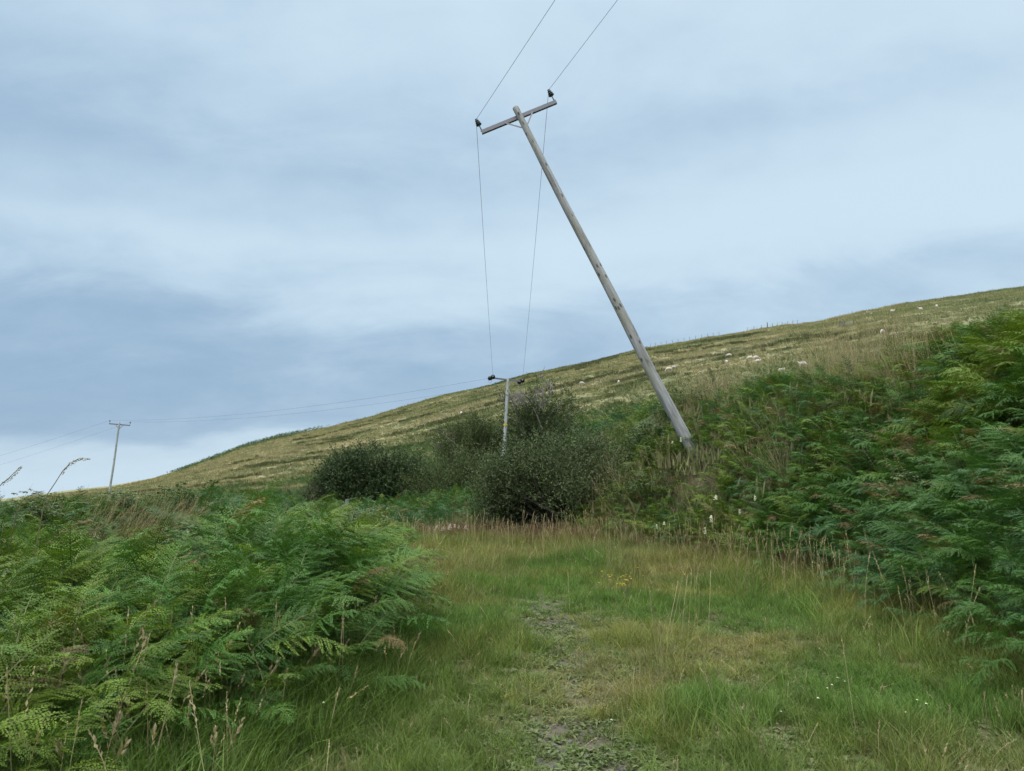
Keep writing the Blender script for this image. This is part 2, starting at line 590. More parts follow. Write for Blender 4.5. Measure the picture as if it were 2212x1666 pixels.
def link(name, me, parent=None):
    o = bpy.data.objects.new(name, me)
    COL.objects.link(o)
    if parent is not None:
        o.parent = parent
    return o

def tag(o, label=None, cat=None, group=None, kind=None):
    if label: o['label'] = label
    if cat: o['category'] = cat
    if group: o['group'] = group
    if kind: o['kind'] = kind
    return o

def empty(name, loc, rot=None):
    o = bpy.data.objects.new(name, None)
    COL.objects.link(o)
    o.empty_display_size = 0.2
    if rot is not None:
        m = rot.to_4x4()
        m.translation = Vector(loc)
        o.matrix_world = m
    else:
        o.location = loc
    return o

# ================================================================== ground colours
def mixc(a, b, t_):
    return np.asarray(a)[None, :] * (1 - t_[:, None]) + np.asarray(b)[None, :] * t_[:, None] if np.ndim(a) == 1 and np.ndim(b) == 1 else \
        (a if np.ndim(a) == 2 else np.asarray(a)[None, :]) * (1 - t_[:, None]) + (b if np.ndim(b) == 2 else np.asarray(b)[None, :]) * t_[:, None]

TAN = (0.335, 0.285, 0.172)
OLIVE = (0.235, 0.222, 0.115)
HGREEN = (0.145, 0.172, 0.076)
HDARK = (0.085, 0.110, 0.048)

def hill_col(X, Y):
    a = (X * 0.92 - Y * 0.39)
    b = (X * 0.39 + Y * 0.92)
    n1 = fbm(a / 26, b / 7, 21, 4)
    n2 = fbm(a / 5, b / 2.8, 31, 4)
    n3 = fbm(a / 40, b / 14, 41, 3)
    u = X / Y
    ys = np.interp(u, _us, _ys); yl = np.interp(u, _ul, _yl)
    rel = (Y - yl) / (ys - yl)
    c = mixc(OLIVE, TAN, smooth(0.38, 0.70, n1 * 0.6 + n2 * 0.4))
    c = mixc(c, HGREEN, smooth(0.50, 0.66, n3 * 0.55 + n2 * 0.45) * 0.75)
    c = mixc(c, HDARK, smooth(0.58, 0.74, fbm(a / 9, b / 4.2, 51, 3)) * 0.55)
    # lusher grazed turf low on the slope towards the right, greener right end
    c = mixc(c, HGREEN, smooth(0.30, 0.0, rel) * smooth(-0.05, 0.25, u) * 0.55)
    c = mixc(c, HGREEN, smooth(0.42, 0.62, u) * 0.5)
    c = mixc(c, TAN, smooth(-0.12, -0.3, u) * smooth(0.15, 0.5, rel) * 0.35)
    return c

def soil_col(X, Y):
    n = fbm(X * 0.9, Y * 0.9, 3)
    path_ = (X > border_left(Y) - 0.3) & (X < border_right(Y) + 0.2) & (Y < 19)
    c = mixc((0.050, 0.040, 0.024), (0.075, 0.066, 0.032), n)
    pc = mixc((0.085, 0.080, 0.036), (0.125, 0.108, 0.058), n)
    ds = np.abs(X - strip(Y)) / 0.46
    bare = smooth(1.5, 0.2, ds + 2.2 * (fbm(X * 1.8, Y * 1.5, 8, 3) - 0.42)) * smooth(12, 8.5, Y)
    pc = mixc(pc, (0.125, 0.108, 0.086), bare)
    c = np.where(path_[:, None], pc, c)
    hc = hill_col(X, np.maximum(Y, 25)) * 0.85
    wv = smooth(32, 70, Y)
    return mixc(c, hc, wv)

# ------------------------------------------------------------------ the ground and the hill: one sheet, cut at the field's edge
def build_ground():
    yr = np.concatenate([np.linspace(-14, 2, 20)[:-1], np.linspace(2, 26, 160)[:-1], np.geomspace(26, 330, 190)[:-1], np.geomspace(330, 6000, 22)])
    tt = np.linspace(-1, 1, 521)
    k = 4.2
    v = np.sinh(k * tt) / np.sinh(k)
    Wd = 45 + 1.9 * np.maximum(yr, 0)
    X = v[None, :] * Wd[:, None]
    Yg = np.repeat(yr[:, None], len(tt), 1)
    Z = G(X, Yg)
    V = np.stack([X, Yg, Z], -1).reshape(-1, 3)
    C = soil_col(V[:, 0], V[:, 1])
    C = np.concatenate([C, np.ones((len(C), 1))], 1)
    nr, nc = X.shape
    idx = np.arange(nr * nc).reshape(nr, nc)
    cut = int(np.searchsorted(yr, 75))
    for name, r0, r1, lab in (('ground', 0, cut, 'rough ground under the grassy track and the bracken banks'),
                              ('hill', cut, nr - 1, 'long grassy hillside rising to the right behind the poles')):
        sub = idx[r0:r1 + 1]
        f = np.stack([sub[:-1, :-1], sub[:-1, 1:], sub[1:, 1:], sub[1:, :-1]], -1).reshape(-1, 4) - idx[r0, 0]
        sl = slice(idx[r0, 0], idx[r1, -1] + 1)
        me = mesh_np(name, V[sl], f, [M_GROUND], smooth_shade=True, extra={'soil': C[sl]})
        tag(link(name, me), lab, name, kind='structure')
build_ground()

# ================================================================== scattering (bracken, grass): stuff
def proto_collection(name, meshes):
    c = bpy.data.collections.new(name)
    for i, me in enumerate(meshes):
        c.objects.link(bpy.data.objects.new('%s_%02d' % (name, i), me))
    return c

def scatter(name, P, rot, scl, idx, tint, coll, label, cat):
    me = bpy.data.meshes.new(name)
    n = len(P)
    me.vertices.add(n)
    me.vertices.foreach_set('co', np.asarray(P, np.float32).ravel())
    for nm, typ, key, arr in (('rot', 'FLOAT_VECTOR', 'vector', rot), ('scl', 'FLOAT_VECTOR', 'vector', scl), ('idx', 'INT', 'value', idx)):
        a = me.attributes.new(nm, typ, 'POINT')
        a.data.foreach_set(key, np.asarray(arr, np.int32 if typ == 'INT' else np.float32).ravel())
    a = me.attributes.new('tint', 'FLOAT_COLOR', 'POINT')
    a.data.foreach_set('color', np.concatenate([tint, np.ones((n, 1))], 1).astype(np.float32).ravel())
    me.update()
    o = link(name, me)
    ng = bpy.data.node_groups.new(name + '_scatter', 'GeometryNodeTree')
    ng.interface.new_socket('Geometry', in_out='INPUT', socket_type='NodeSocketGeometry')
    ng.interface.new_socket('Geometry', in_out='OUTPUT', socket_type='NodeSocketGeometry')
    N = ng.nodes.new
    gi, go = N('NodeGroupInput'), N('NodeGroupOutput')
    ip, ci = N('GeometryNodeInstanceOnPoints'), N('GeometryNodeCollectionInfo')
    ci.inputs['Collection'].default_value = coll
    ci.inputs['Separate Children'].default_value = True
    ci.inputs['Reset Children'].default_value = True
    ip.inputs['Pick Instance'].default_value = True
    def attr(nm, typ):
        x = N('GeometryNodeInputNamedAttribute')
        x.data_type = typ
        x.inputs['Name'].default_value = nm
        return [s for s in x.outputs if s.enabled and s.name == 'Attribute'][0]
    L = ng.links.new
    L(gi.outputs[0], ip.inputs['Points'])
    L(ci.outputs[0], ip.inputs['Instance'])
    L(attr('idx', 'INT'), ip.inputs['Instance Index'])
    L(attr('rot', 'FLOAT_VECTOR'), ip.inputs['Rotation'])
    L(attr('scl', 'FLOAT_VECTOR'), ip.inputs['Scale'])
    L(ip.outputs[0], go.inputs[0])
    md = o.modifiers.new('scatter', 'NODES')
    md.node_group = ng
    tag(o, label, cat, kind='stuff')
    return o

def sample(n, x0, x1, y0, y1, dens, seed, fan=True):
    """random points with density function in 0..1; only where the camera or one step aside could look"""
    r = np.random.default_rng(seed)
    X, Y = r.uniform(x0, x1, n), r.uniform(y0, y1, n)
    keep = r.uniform(0, 1, n) < dens(X, Y)
    if fan:
        keep &= np.abs(X) < 0.80 * Y + 2.2
    X, Y = X[keep], Y[keep]
    return X, Y, G(X, Y), r

# ---- bracken fronds
def frond_mesh(seed, simple=False):
    r = np.random.default_rng(seed)
    V, Fq, lv, mi = [], [], [], []
    def quad(a, b, c, d, var, m=0):
        i = len(V)
        V.extend([a, b, c, d]); lv.extend([var] * 4)
        Fq.append((i, i + 1, i + 2, i + 3)); mi.append(m)
    stalk = r.uniform(0.42, 0.74)
    blade = r.uniform(0.38, 0.58)
    n = 9 if simple else 15
    a0, a1 = math.radians(r.uniform(15, 50)), math.radians(r.uniform(72, 122))
    P = [np.zeros(3)]
    m = 5
    for i in range(m):
        a = math.radians(6) + (a0 - math.radians(6)) * (i + 1) / m * 0.9
        P.append(P[-1] + np.array([0, math.sin(a), math.cos(a)]) * stalk / m)
    start = len(P) - 1
    tw = r.uniform(-0.25, 0.25)
    for i in range(n):
        t_ = (i + 1) / n
        a = a0 + (a1 - a0) * t_ ** 0.9
        step = blade / n
        P.append(P[-1] + np.array([math.sin(tw * t_) * math.sin(a), math.sin(a), math.cos(a)]) * step)
    P = np.array(P)
    for i in range(len(P) - 1):           # stalk and midrib: two crossed strips
        wd = 0.0045 * (1 - 0.8 * i / len(P))
        for s in (np.array([wd, 0, 0]), np.array([0, wd * 0.7, wd * 0.7])):
            quad(P[i] - s, P[i] + s, P[i + 1] + s * 0.9, P[i + 1] - s * 0.9, 0.5, 1)
    Lmax = blade * r.uniform(0.40, 0.50)
    for i in range(start, len(P) - 1):
        t_ = (i - start) / n
        T = P[i + 1] - P[i]; T /= np.linalg.norm(T)
        S0 = np.array([1.0, 0, 0])
        Nn = np.cross(S0, T)
        L = Lmax * (1 - t_) ** 0.8 * (0.8 + 0.2 * min(1, t_ * 8)) * r.uniform(0.88, 1.1) + 0.012
        for sgn in (-1, 1):
            p0 = P[i] + T * r.uniform(-0.25, 0.25) * blade / n
            ph = math.radians(r.uniform(16, 32) + 18 * t_)
            D = S0 * sgn * math.cos(ph) + T * math.sin(ph)
            D = D + Nn * r.normal(0, 0.16)
            D /= np.linalg.norm(D)
            twist = r.normal(0, 0.42)
            curl = r.normal(0, 0.16)
            lift = r.uniform(-0.15, 0.22)
            k = max(3, int(L / (0.040 if simple else 0.0135)))
            fwd = np.cross(Nn, D) * sgn
            if fwd @ T < 0:
                fwd = -fwd
            fwd = fwd * math.cos(twist) + Nn * math.sin(twist)
            var = np.clip(r.normal(0.5, 0.16), 0, 1)
            pts = []
            for j in range(k + 1):
                q = j / k
                pts.append(p0 + D * L * q + Nn * L * (lift * q - (0.28 + lift) * q * q) + fwd * L * (0.10 + curl) * q * q)
            for j in range(k):
                q = (j + 0.4) / k
                a_, b_ = pts[j], pts[j + 1]
                ax = (b_ - a_) / (np.linalg.norm(b_ - a_) + 1e-9)
                pl = (0.52 * blade / n * (1 - q) ** 0.6 * min(1.0, 0.35 + L / 0.16) + 0.004) * r.uniform(0.8, 1.2)
                hw = np.linalg.norm(b_ - a_) * (0.46 if simple else 0.43)
                c0 = (a_ + b_) / 2
                for s2 in (-1, 1):
                    dd = fwd * s2 * 0.9 + ax * 0.42 - Nn * r.normal(0.22, 0.22)
                    dd /= np.linalg.norm(dd)
                    mid = c0 + dd * pl * 0.45
                    quad(c0 - ax * hw * 0.35, mid - ax * hw, c0 + dd * pl, mid + ax * hw, np.clip(var + r.normal(0, 0.08), 0, 1))
            if not simple:
                e = pts[-1]
                quad(e - fwd * 0.003, e + D * 0.006, e + D * 0.014, e + fwd * 0.003, var)
    return mesh_np('frond', V, np.array(Fq), [M_FROND, M_STALK], mi, lv)

FRONDS = proto_collection('frond', [frond_mesh(100 + i) for i in range(12)])
FRONDS_FAR = proto_collection('far_frond', [frond_mesh(200 + i, True) for i in range(5)])

B_MID = np.array((0.058, 0.134, 0.024)); B_YEL = np.array((0.118, 0.174, 0.020)); B_BLU = np.array((0.052, 0.122, 0.044))
B_DRK = np.array((0.032, 0.070, 0.024)); B_BRN = np.array((0.15, 0.105, 0.045))

def bracken_tint(X, Y, r, blue=0.3, yellow=0.3, brown=0.04):
    n = len(X)
    n1 = fbm(X * 0.55, Y * 0.55, 61, 3) + r.normal(0, 0.12, n)
    n2 = fbm(X * 0.4, Y * 0.4, 71, 3) + r.normal(0, 0.12, n)
    c = mixc(B_MID, B_YEL, smooth(0.75 - yellow, 1.0 - yellow, n1))
    c = mixc(c, B_BLU, smooth(0.75 - blue, 1.0 - blue, n2))
    c = np.where((r.uniform(0, 1, n) < brown)[:, None], B_BRN[None, :], c)
    return c * r.uniform(0.78, 1.2, n)[:, None]

def fern_scatter(name, X, Y, Z, r, height, az, azs, tint, coll, nproto, label):
    n = len(X)
    s = height * r.uniform(0.68, 1.15, n)
    yaw = az + r.normal(0, azs, n)
    rot = np.stack([r.normal(-0.05, 0.32, n), r.normal(0, 0.26, n), yaw], 1)
    sc = np.stack([s * r.uniform(0.9, 1.15, n), s * r.uniform(0.9, 1.15, n), s], 1)
    scatter(name, np.stack([X, Y, Z - 0.02], 1), rot, sc, r.integers(0, nproto, n), tint, coll, label, 'bracken')

def dry_left(X, Y):
    return np.exp(-(((X + 5.6) / 1.6) ** 2 + ((Y - 11.9) / 1.1) ** 2) ** 2)

def dry_right(X, Y):
    # straw-coloured grass patches on the right bank
    a = np.exp(-(((X - 7.3) / 0.7) ** 2 + ((Y - 15.0) / 2.6) ** 2) ** 2)
    b = np.exp(-(((X - 5.6) / 0.9) ** 2 + ((Y - 21.0) / 1.3) ** 2) ** 2)
    return np.maximum(a, b)

# left bank
def dens_left(X, Y):
    d = border_left(Y) - X
    v = smooth(-0.05, 0.12, d) * (1 - dry_left(X, Y)) * (0.18 + 0.82 * smooth(0.36, 0.48, fbm(X * 0.75, Y * 0.75, 81, 3)))
    v = v * np.where(Y < 4.4, smooth(0.0, 0.6, d), 1) * smooth(19, 17, Y)
    return v
X, Y, Z, r = sample(33000, -13, -1.2, 3.2, 19, dens_left, 11)
hgt = 0.86 + 0.20 * smooth(4.8, 6.2, Y) * smooth(12, 9, Y) * smooth(-0.42, -0.33, X / Y) + 0.30 * (fbm(X * 0.5, Y * 0.5, 91, 3) - 0.4) - 0.16 * smooth(0.5, 0, border_left(Y) - X)
hgt = hgt * (1 - 0.30 * smooth(8, 13, Y) * smooth(-4.9, -3.9, X)) * (1 - 0.14 * smooth(5, 4, Y))
hgt = hgt * (1 - 0.50 * np.exp(-(((X / Y + 0.475) / 0.11) ** 2 + ((Y - 9.3) / 2.6) ** 2) ** 2))
az = np.where(border_left(Y) - X < 1.0, math.radians(-75), math.radians(-150)) + 0 * X      # rz: frond leans to local +Y
fern_scatter('bracken', X, Y, Z, r, hgt, az, 1.7, bracken_tint(X, Y, r, 0.28, 0.38, 0.02), FRONDS, 12,
             'lush green bracken covering the low bank along the left of the track')

# right bank
def dens_right(X, Y):
    d = X - border_right(Y)
    v = smooth(0.0, 0.5, d) * (1 - 0.92 * dry_right(X, Y)) * (0.30 + 0.70 * smooth(0.34, 0.46, fbm(X * 0.75, Y * 0.75, 82, 3)))
    return v * smooth(27, 25, Y) * (1 - np.exp(-(((X - 4.0) / 0.85) ** 2 + ((Y - 16.9) / 1.3) ** 2) ** 2))
X, Y, Z, r = sample(66000, 1.5, 19, 4.0, 27, dens_right, 12)
hgt = 0.88 + 0.4 * (fbm(X * 0.5, Y * 0.5, 92, 3) - 0.4) - 0.25 * smooth(1.2, 0, X - border_right(Y)) + 0.12 * smooth(5, 8, X) - 0.2 * smooth(13, 19, Y)
az = math.radians(125) + 0.4 * (fbm(X * 0.3, Y * 0.3, 93) - 0.5)
yel = 0.32 + 0.14 * smooth(9, 14, Y)
fern_scatter('bracken', X, Y, Z, r, hgt, az, 1.35, bracken_tint(X, Y, r, 0.28, yel, 0.06), FRONDS, 12,
             'deep green bracken covering the steep bank on the right of the track')

# middle distance, behind the track end
def dens_mid(X, Y):
    u = X / Y
    d = np.where(Y < 27, np.where(X > 0.4, X - border_right(Y) - 0.2, np.where(X < 0, Y - 21.5, -1)), 1)
    v = smooth(0, 1, d) * smooth(0.38, 0.52, fbm(X * 0.12, Y * 0.12, 83, 3) + 0.30 * smooth(0.04, 0.09, u) + 0.26 * smooth(-0.20, -0.13, u))
    v = v * np.where((X > 1.5) & (Y < 25), 0, 1) * smooth(-0.5, -0.28, u)
    # keep the clearing in front of the gate
    return np.clip(v, 0, 1)
X, Y, Z, r = sample(48000, -30, 42, 21, 84, dens_mid, 13)
fern_scatter('bracken', X, Y, Z, r, 1.0 + 0 * X, math.radians(170), 1.4, bracken_tint(X, Y, r, 0.35, 0.25, 0.05) * 0.9, FRONDS_FAR, 5,
             'dark bracken patches on the slope behind the willow bush and the leaning pole')

# bracken at the field's lower edge and on the far left skyline
def dens_far(X, Y):
    u = X / Y
    ys = np.interp(u, _us, _ys); yl = np.interp(u, _ul, _yl)
    edge = np.exp(-((Y - yl + 9 + 6 * (fbm(X / 9, Y / 9, 84) - 0.5)) / 19) ** 2) * smooth(-0.19, -0.13, u) * 0.95
    crest = smooth(-8 - 40 * smooth(-0.225, -0.33, u), 4 - 24 * smooth(-0.225, -0.33, u), Y - ys + 34 * (fbm(X / 7, Y / 7, 85) - 0.5)) * (0.25 + 0.75 * smooth(0.35, 0.5, fbm(X / 4, Y / 4, 86, 2))) * smooth(6, 2, Y - ys) * smooth(-0.45, -0.42, u) * smooth(-0.235, -0.26, u)
    crest2 = smooth(-3, -1, Y - ys) * smooth(3, 1, Y - ys) * 0.0
    return np.clip(edge + crest + crest2, 0, 1)
X, Y, Z, r = sample(130000, -140, 90, 70, 300, dens_far, 14)
fern_scatter('bracken', X, Y, Z, r, 1.45 + 0 * X, 0, 3, bracken_tint(X, Y, r, 0.1, 0.1, 0.04) * 0.62, FRONDS_FAR, 5,
             'dark green bracken along the lower edge of the hill and on its left crest')

# ---- brambles and leafy weeds tangled into the bracken
def bramble_mesh(seed):
    r = np.random.default_rng(seed)
    V, Fq, lv, mi = [], [], [], []
    for b in range(7):
        an = r.uniform(0, 6.283)
        d = np.array([math.cos(an), math.sin(an), 0]); s_ = np.array([-d[1], d[0], 0])
        h, rch = r.uniform(0.5, 0.95), r.uniform(0.25, 0.7)
        pts = [d * rch * q ** 1.4 + np.array([0, 0, h * math.sin(min(1.0, q * 1.15) * 1.9) / math.sin(1.57)]) + s_ * 0.08 * math.sin(3 * q + b) for q in np.linspace(0, 1, 15)]
        for i in range(14):
            i0 = len(V)
            V.extend([pts[i] - s_ * 0.003, pts[i] + s_ * 0.003, pts[i + 1] + s_ * 0.003, pts[i + 1] - s_ * 0.003]); lv.extend([0.5] * 4)
            Fq.append((i0, i0 + 1, i0 + 2, i0 + 3)); mi.append(1)
            if i < 3:
                continue
            for sg in (-1, 1):
                out = s_ * sg * r.uniform(0.5, 1) + d * r.uniform(-0.3, 0.6) + np.array([0, 0, r.uniform(-0.35, 0.45)])
                out /= np.linalg.norm(out)
                st = pts[i] + out * 0.03
                for a in (-0.9, 0, 0.9):
                    ld = out * math.cos(a) + np.cross(out, np.array([0, 0, 1.0])) * math.sin(a)
                    L = r.uniform(0.035, 0.060)
                    nn = np.cross(ld, np.array([0, 0, 1.0])); nn /= np.linalg.norm(nn) + 1e-9
                    i0 = len(V)
                    dz = np.array([0, 0, -0.012])
                    V.extend([st, st + ld * L * 0.5 + nn * L * 0.34, st + ld * L + dz, st + ld * L * 0.5 - nn * L * 0.34])
                    lv.extend([np.clip(r.normal(0.5, 0.2), 0, 1)] * 4)
                    Fq.append((i0, i0 + 1, i0 + 2, i0 + 3)); mi.append(0)
    return mesh_np('bramble', V, np.array(Fq), [M_HERB, M_STALK], mi, lv)
BRAMBLES = proto_collection('bramble', [bramble_mesh(440 + i) for i in range(5)])
def dens_bramble(X, Y):
    a = (X < border_left(Y) - 0.5) * smooth(0.52, 0.62, fbm(X * 0.5, Y * 0.5, 211, 3)) * (1 - dry_left(X, Y)) * smooth(18, 16, Y) * (1 - np.exp(-(((X / Y + 0.475) / 0.12) ** 2 + ((Y - 9.3) / 2.8) ** 2) ** 2))
    b = (X > border_right(Y) + 0.7) * smooth(0.53, 0.63, fbm(X * 0.45, Y * 0.45, 221, 3)) * smooth(26, 24, Y)
    b = b * (1 - np.exp(-(((X - 4.0) / 1.1) ** 2 + ((Y - 16.6) / 1.9) ** 2) ** 2))
    return np.clip(a + b, 0, 1)
X, Y, Z, r = sample(7000, -12, 18, 4.4, 26, dens_bramble, 15)
n = len(X)
s = r.uniform(0.8, 1.25, n)
tn = mixc((0.068, 0.120, 0.034), (0.11, 0.145, 0.045), r.uniform(0, 1, n)) * r.uniform(0.8, 1.2, n)[:, None]
scatter('brambles', np.stack([X, Y, Z], 1), np.stack([r.normal(0, 0.15, n), r.normal(0, 0.15, n), r.uniform(0, 6.28, n)], 1), np.stack([s, s, s], 1),
        r.integers(0, 5, n), tn, BRAMBLES, 'brambles and leafy weeds tangled among the bracken on both banks', 'brambles')

# ---- grass
def tuft_mesh(seed, blades, h, spread, width, seedheads=0, head_mat=1, lean=0.35, segs=3, upright=0.0):
    r = np.random.default_rng(seed)
    V, Fq, lv, mi = [], [], [], []
    def strip_(pts, ws, side, var, m):
        i0 = len(V)
        for p, w_ in zip(pts, ws):
            V.append(p - side * w_); V.append(p + side * w_); lv.extend([var, var])
        for k in range(len(pts) - 1):
            a = i0 + 2 * k
            Fq.append((a, a + 1, a + 3, a + 2)); mi.append(m)
    for b in range(blades):
        an = r.uniform(0, 2 * math.pi)
        base = np.array([r.normal(0, spread), r.normal(0, spread), -0.01])
        d = np.array([math.cos(an), math.sin(an), 0])
        hh = h * r.uniform(0.5, 1.15)
        ln = abs(r.normal(lean, lean * 0.5)) * (1 - upright)
        side = np.array([-d[1], d[0], 0])
        an2 = an + r.normal(0, 0.8)
        side = np.array([-math.sin(an2), math.cos(an2), 0])
        pts, ws = [], []
        for k in range(segs + 1):
            q = k / segs
            pts.append(base + d * hh * ln * q ** 1.9 * 1.3 + np.array([0, 0, hh * (q - 0.35 * ln * q * q)]))
            ws.append(width * (1 - q) ** 0.7 * 0.5 + 0.0002)
        strip_(pts, ws, side, np.clip(r.normal(0.5, 0.22), 0, 1), 0)
    for b in range(seedheads):
        an = r.uniform(0, 2 * math.pi)
        base = np.array([r.normal(0, spread), r.normal(0, spread), 0])
        d = np.array([math.cos(an), math.sin(an), 0])
        hh = h * r.uniform(1.15, 1.75)
        ln = abs(r.normal(0.18, 0.14))
        side = np.array([-d[1], d[0], 0])
        pts, ws = [], []
        for k in range(6):
            q = k / 5
            pts.append(base + d * hh * ln * q ** 2.2 + np.array([0, 0, hh * (q - 0.2 * ln * q * q)]))
            ws.append(width * 0.22)
        var = np.clip(r.normal(0.5, 0.2), 0, 1)
        strip_(pts, ws, side, var, head_mat)
        tip, prev = pts[-1], pts[-2]
        ax = (tip - prev) / np.linalg.norm(tip - prev)
        hl = hh * r.uniform(0.16, 0.28)
        for k in range(9):
            q = k / 8
            p = tip - ax * hl * (1 - q)
            sd = r.normal(0, 1, 3); sd -= ax * (sd @ ax); sd /= np.linalg.norm(sd)
            l_ = width * 1.5 * (0.5 + 0.8 * math.sin(math.pi * (0.15 + 0.8 * q)))
            e = p + ax * l_ * 1.8 + sd * l_ * 0.9
            i0 = len(V)
            V.extend([p, (p + e) / 2 + np.cross(ax, sd) * l_ * 0.4, e, (p + e) / 2 - np.cross(ax, sd) * l_ * 0.4])
            lv.extend([var] * 4)
            Fq.append((i0, i0 + 1, i0 + 2, i0 + 3)); mi.append(head_mat)
    return mesh_np('tuft', V, np.array(Fq), [M_GRASS, M_SEED, M_SEEDRED], mi, lv)

def herb_mesh(seed):
    r = np.random.default_rng(seed)
    V, Fq, lv = [], [], []
    for b in range(11):
        an = r.uniform(0, 2 * math.pi)
        d = np.array([math.cos(an), math.sin(an), 0]); s = np.array([-d[1], d[0], 0])
        L, wd = r.uniform(0.02, 0.05), r.uniform(0.006, 0.012)
        b0 = np.array([r.normal(0, 0.02), r.normal(0, 0.02), 0.004])
        el = r.uniform(0.15, 0.8)
        pts = [b0, b0 + d * L * 0.5 + s * wd + np.array([0, 0, L * el * 0.6]), b0 + d * L + np.array([0, 0, L * el * 0.5]), b0 + d * L * 0.5 - s * wd + np.array([0, 0, L * el * 0.6])]
        i0 = len(V)
        V.extend(pts); lv.extend([np.clip(r.normal(0.5, 0.2), 0, 1)] * 4)
        Fq.append((i0, i0 + 1, i0 + 2, i0 + 3))
    return mesh_np('herb', V, np.array(Fq), [M_HERB], None, lv)

TUFTS = proto_collection('tuft', [tuft_mesh(300 + i, 24 + 2 * i, 0.30, 0.050, 0.0078, 0 if i < 4 else 2, 1, (0.25, 0.5, 0.4, 0.65, 0.35, 0.35)[i]) for i in range(6)])
TALL = proto_collection('tall_tuft', [tuft_mesh(320 + i, 26, 0.42, 0.07, 0.0070, 1 if i < 3 else 3, 1, 0.4) for i in range(5)])
RUSSET = proto_collection('russet_tuft', [tuft_mesh(340 + i, 18, 0.26, 0.09, 0.0050, 12, 2 if i < 4 else 1, 0.3) for i in range(5)])
HERBS = proto_collection('herb', [herb_mesh(360 + i) for i in range(5)])

G_GRN = np.array((0.110, 0.158, 0.038)); G_YEL = np.array((0.185, 0.192, 0.055)); G_TAN = np.array((0.24, 0.20, 0.095)); G_LUSH = np.array((0.088, 0.160, 0.034))

def track_masks(X, Y):
    dL, dR = X - border_left(Y), border_right(Y) - X
    ds = np.minimum(np.abs(X - strip(Y)) / 0.46, np.abs(X - strip(Y) - 1.45) / 0.24)
    worn = smooth(1.5, 0.2, ds + 2.2 * (fbm(X * 1.8, Y * 1.5, 8, 3) - 0.42)) * smooth(12, 8.5, Y) * np.where(X > strip(Y) + 0.7, 0.30, 1)
    return dL, dR, worn

def grass_tint(X, Y, r, lush=0.0):
    n = len(X)
    n1 = fbm(X * 0.9, Y * 0.9, 101, 3) + r.normal(0, 0.09, n)
    n2 = fbm(X * 0.6, Y * 0.6, 111, 3) + r.normal(0, 0.09, n)
    c = mixc(G_GRN, G_YEL, smooth(0.35, 0.6, n1))
    c = mixc(c, G_TAN, smooth(0.55, 0.76, n2) * 0.6)
    lush_n = smooth(0.52, 0.66, fbm(X * 0.5, Y * 0.5, 121, 3)) * 0.85
    c = mixc(c, G_LUSH, np.clip(lush_n + lush, 0, 1))
    return c * r.uniform(0.68, 1.36, n)[:, None]

def dens_track(X, Y):
    dL, dR, worn = track_masks(X, Y)
    return ((dL > -1.0) & (dR > -0.9)) * (1 - 0.48 * worn) * np.clip(1.15 - 0.045 * Y, 0.35, 1)
X, Y, Z, r = sample(32000, -4.2, 5.6, 2.6, 19.5, dens_track, 21)
dL, dR, worn = track_masks(X, Y)
hh = (0.055 + 0.085 * fbm(X * 4.5, Y * 4.5, 137, 2)) + 0.26 * np.exp(-np.maximum(dL, 0) / 0.5) + 0.13 * np.exp(-np.maximum(dR, 0) / 0.6) + 0.10 * smooth(9, 15, Y) \
    + 0.10 * smooth(0.5, 0.7, fbm(X * 0.8, Y * 0.8, 131, 3))
hh = np.where((dL < 0.5) & (Y < 6.5), hh + 0.10, hh) * (1 - 0.62 * worn)
s = hh / 0.30
n = len(X)
lush = 0.8 * smooth(0.9, 0.2, dL) * smooth(8, 5.5, Y)
rot = np.stack([r.normal(0, 0.16, n), r.normal(0, 0.16, n), r.uniform(0, 6.28, n)], 1)
wsc = np.maximum(s, 0.62)
scatter('grass', np.stack([X, Y, Z], 1), rot, np.stack([wsc, wsc, s], 1), r.choice(6, n, p=[.245, .24, .24, .24, .02, .015]), grass_tint(X, Y, r, lush), TUFTS,
        'short mixed green and straw coloured grass covering the track', 'grass')

# tall seeding grass along the edges
def dens_edge(X, Y):
    dL, dR, worn = track_masks(X, Y)
    a = np.exp(-((dR - 0.1) / 0.65) ** 2) * (0.14 + 0.7 * smooth(7, 11, Y)) + 0.75 * np.exp(-((dL + 0.15) / 0.45) ** 2) * smooth(9, 5, Y)
    a = a + 0.22 * smooth(11, 14, Y) * (dR > 0) * (dL > 0) + 0.015 * ((dL > 0) & (dR > 0))
    return np.clip(a, 0, 1)
X, Y, Z, r = sample(4200, -4, 6, 3.0, 18.5, dens_edge, 22)
n = len(X)
dL, dR, worn = track_masks(X, Y)
s = r.uniform(0.65, 1.2, n) * (1 - 0.3 * worn)
lush = 0.7 * smooth(1.0, 0.2, dL) * smooth(8, 5.5, Y)
tn = grass_tint(X, Y, r, lush)
scatter('tall_grass', np.stack([X, Y, Z], 1), np.stack([r.normal(0, 0.14, n), r.normal(0, 0.14, n), r.uniform(0, 6.28, n)], 1), np.stack([s, s, s], 1),
        r.integers(0, 5, n), tn, TALL, 'tall seeding grass along both edges and the far end of the track', 'grass')

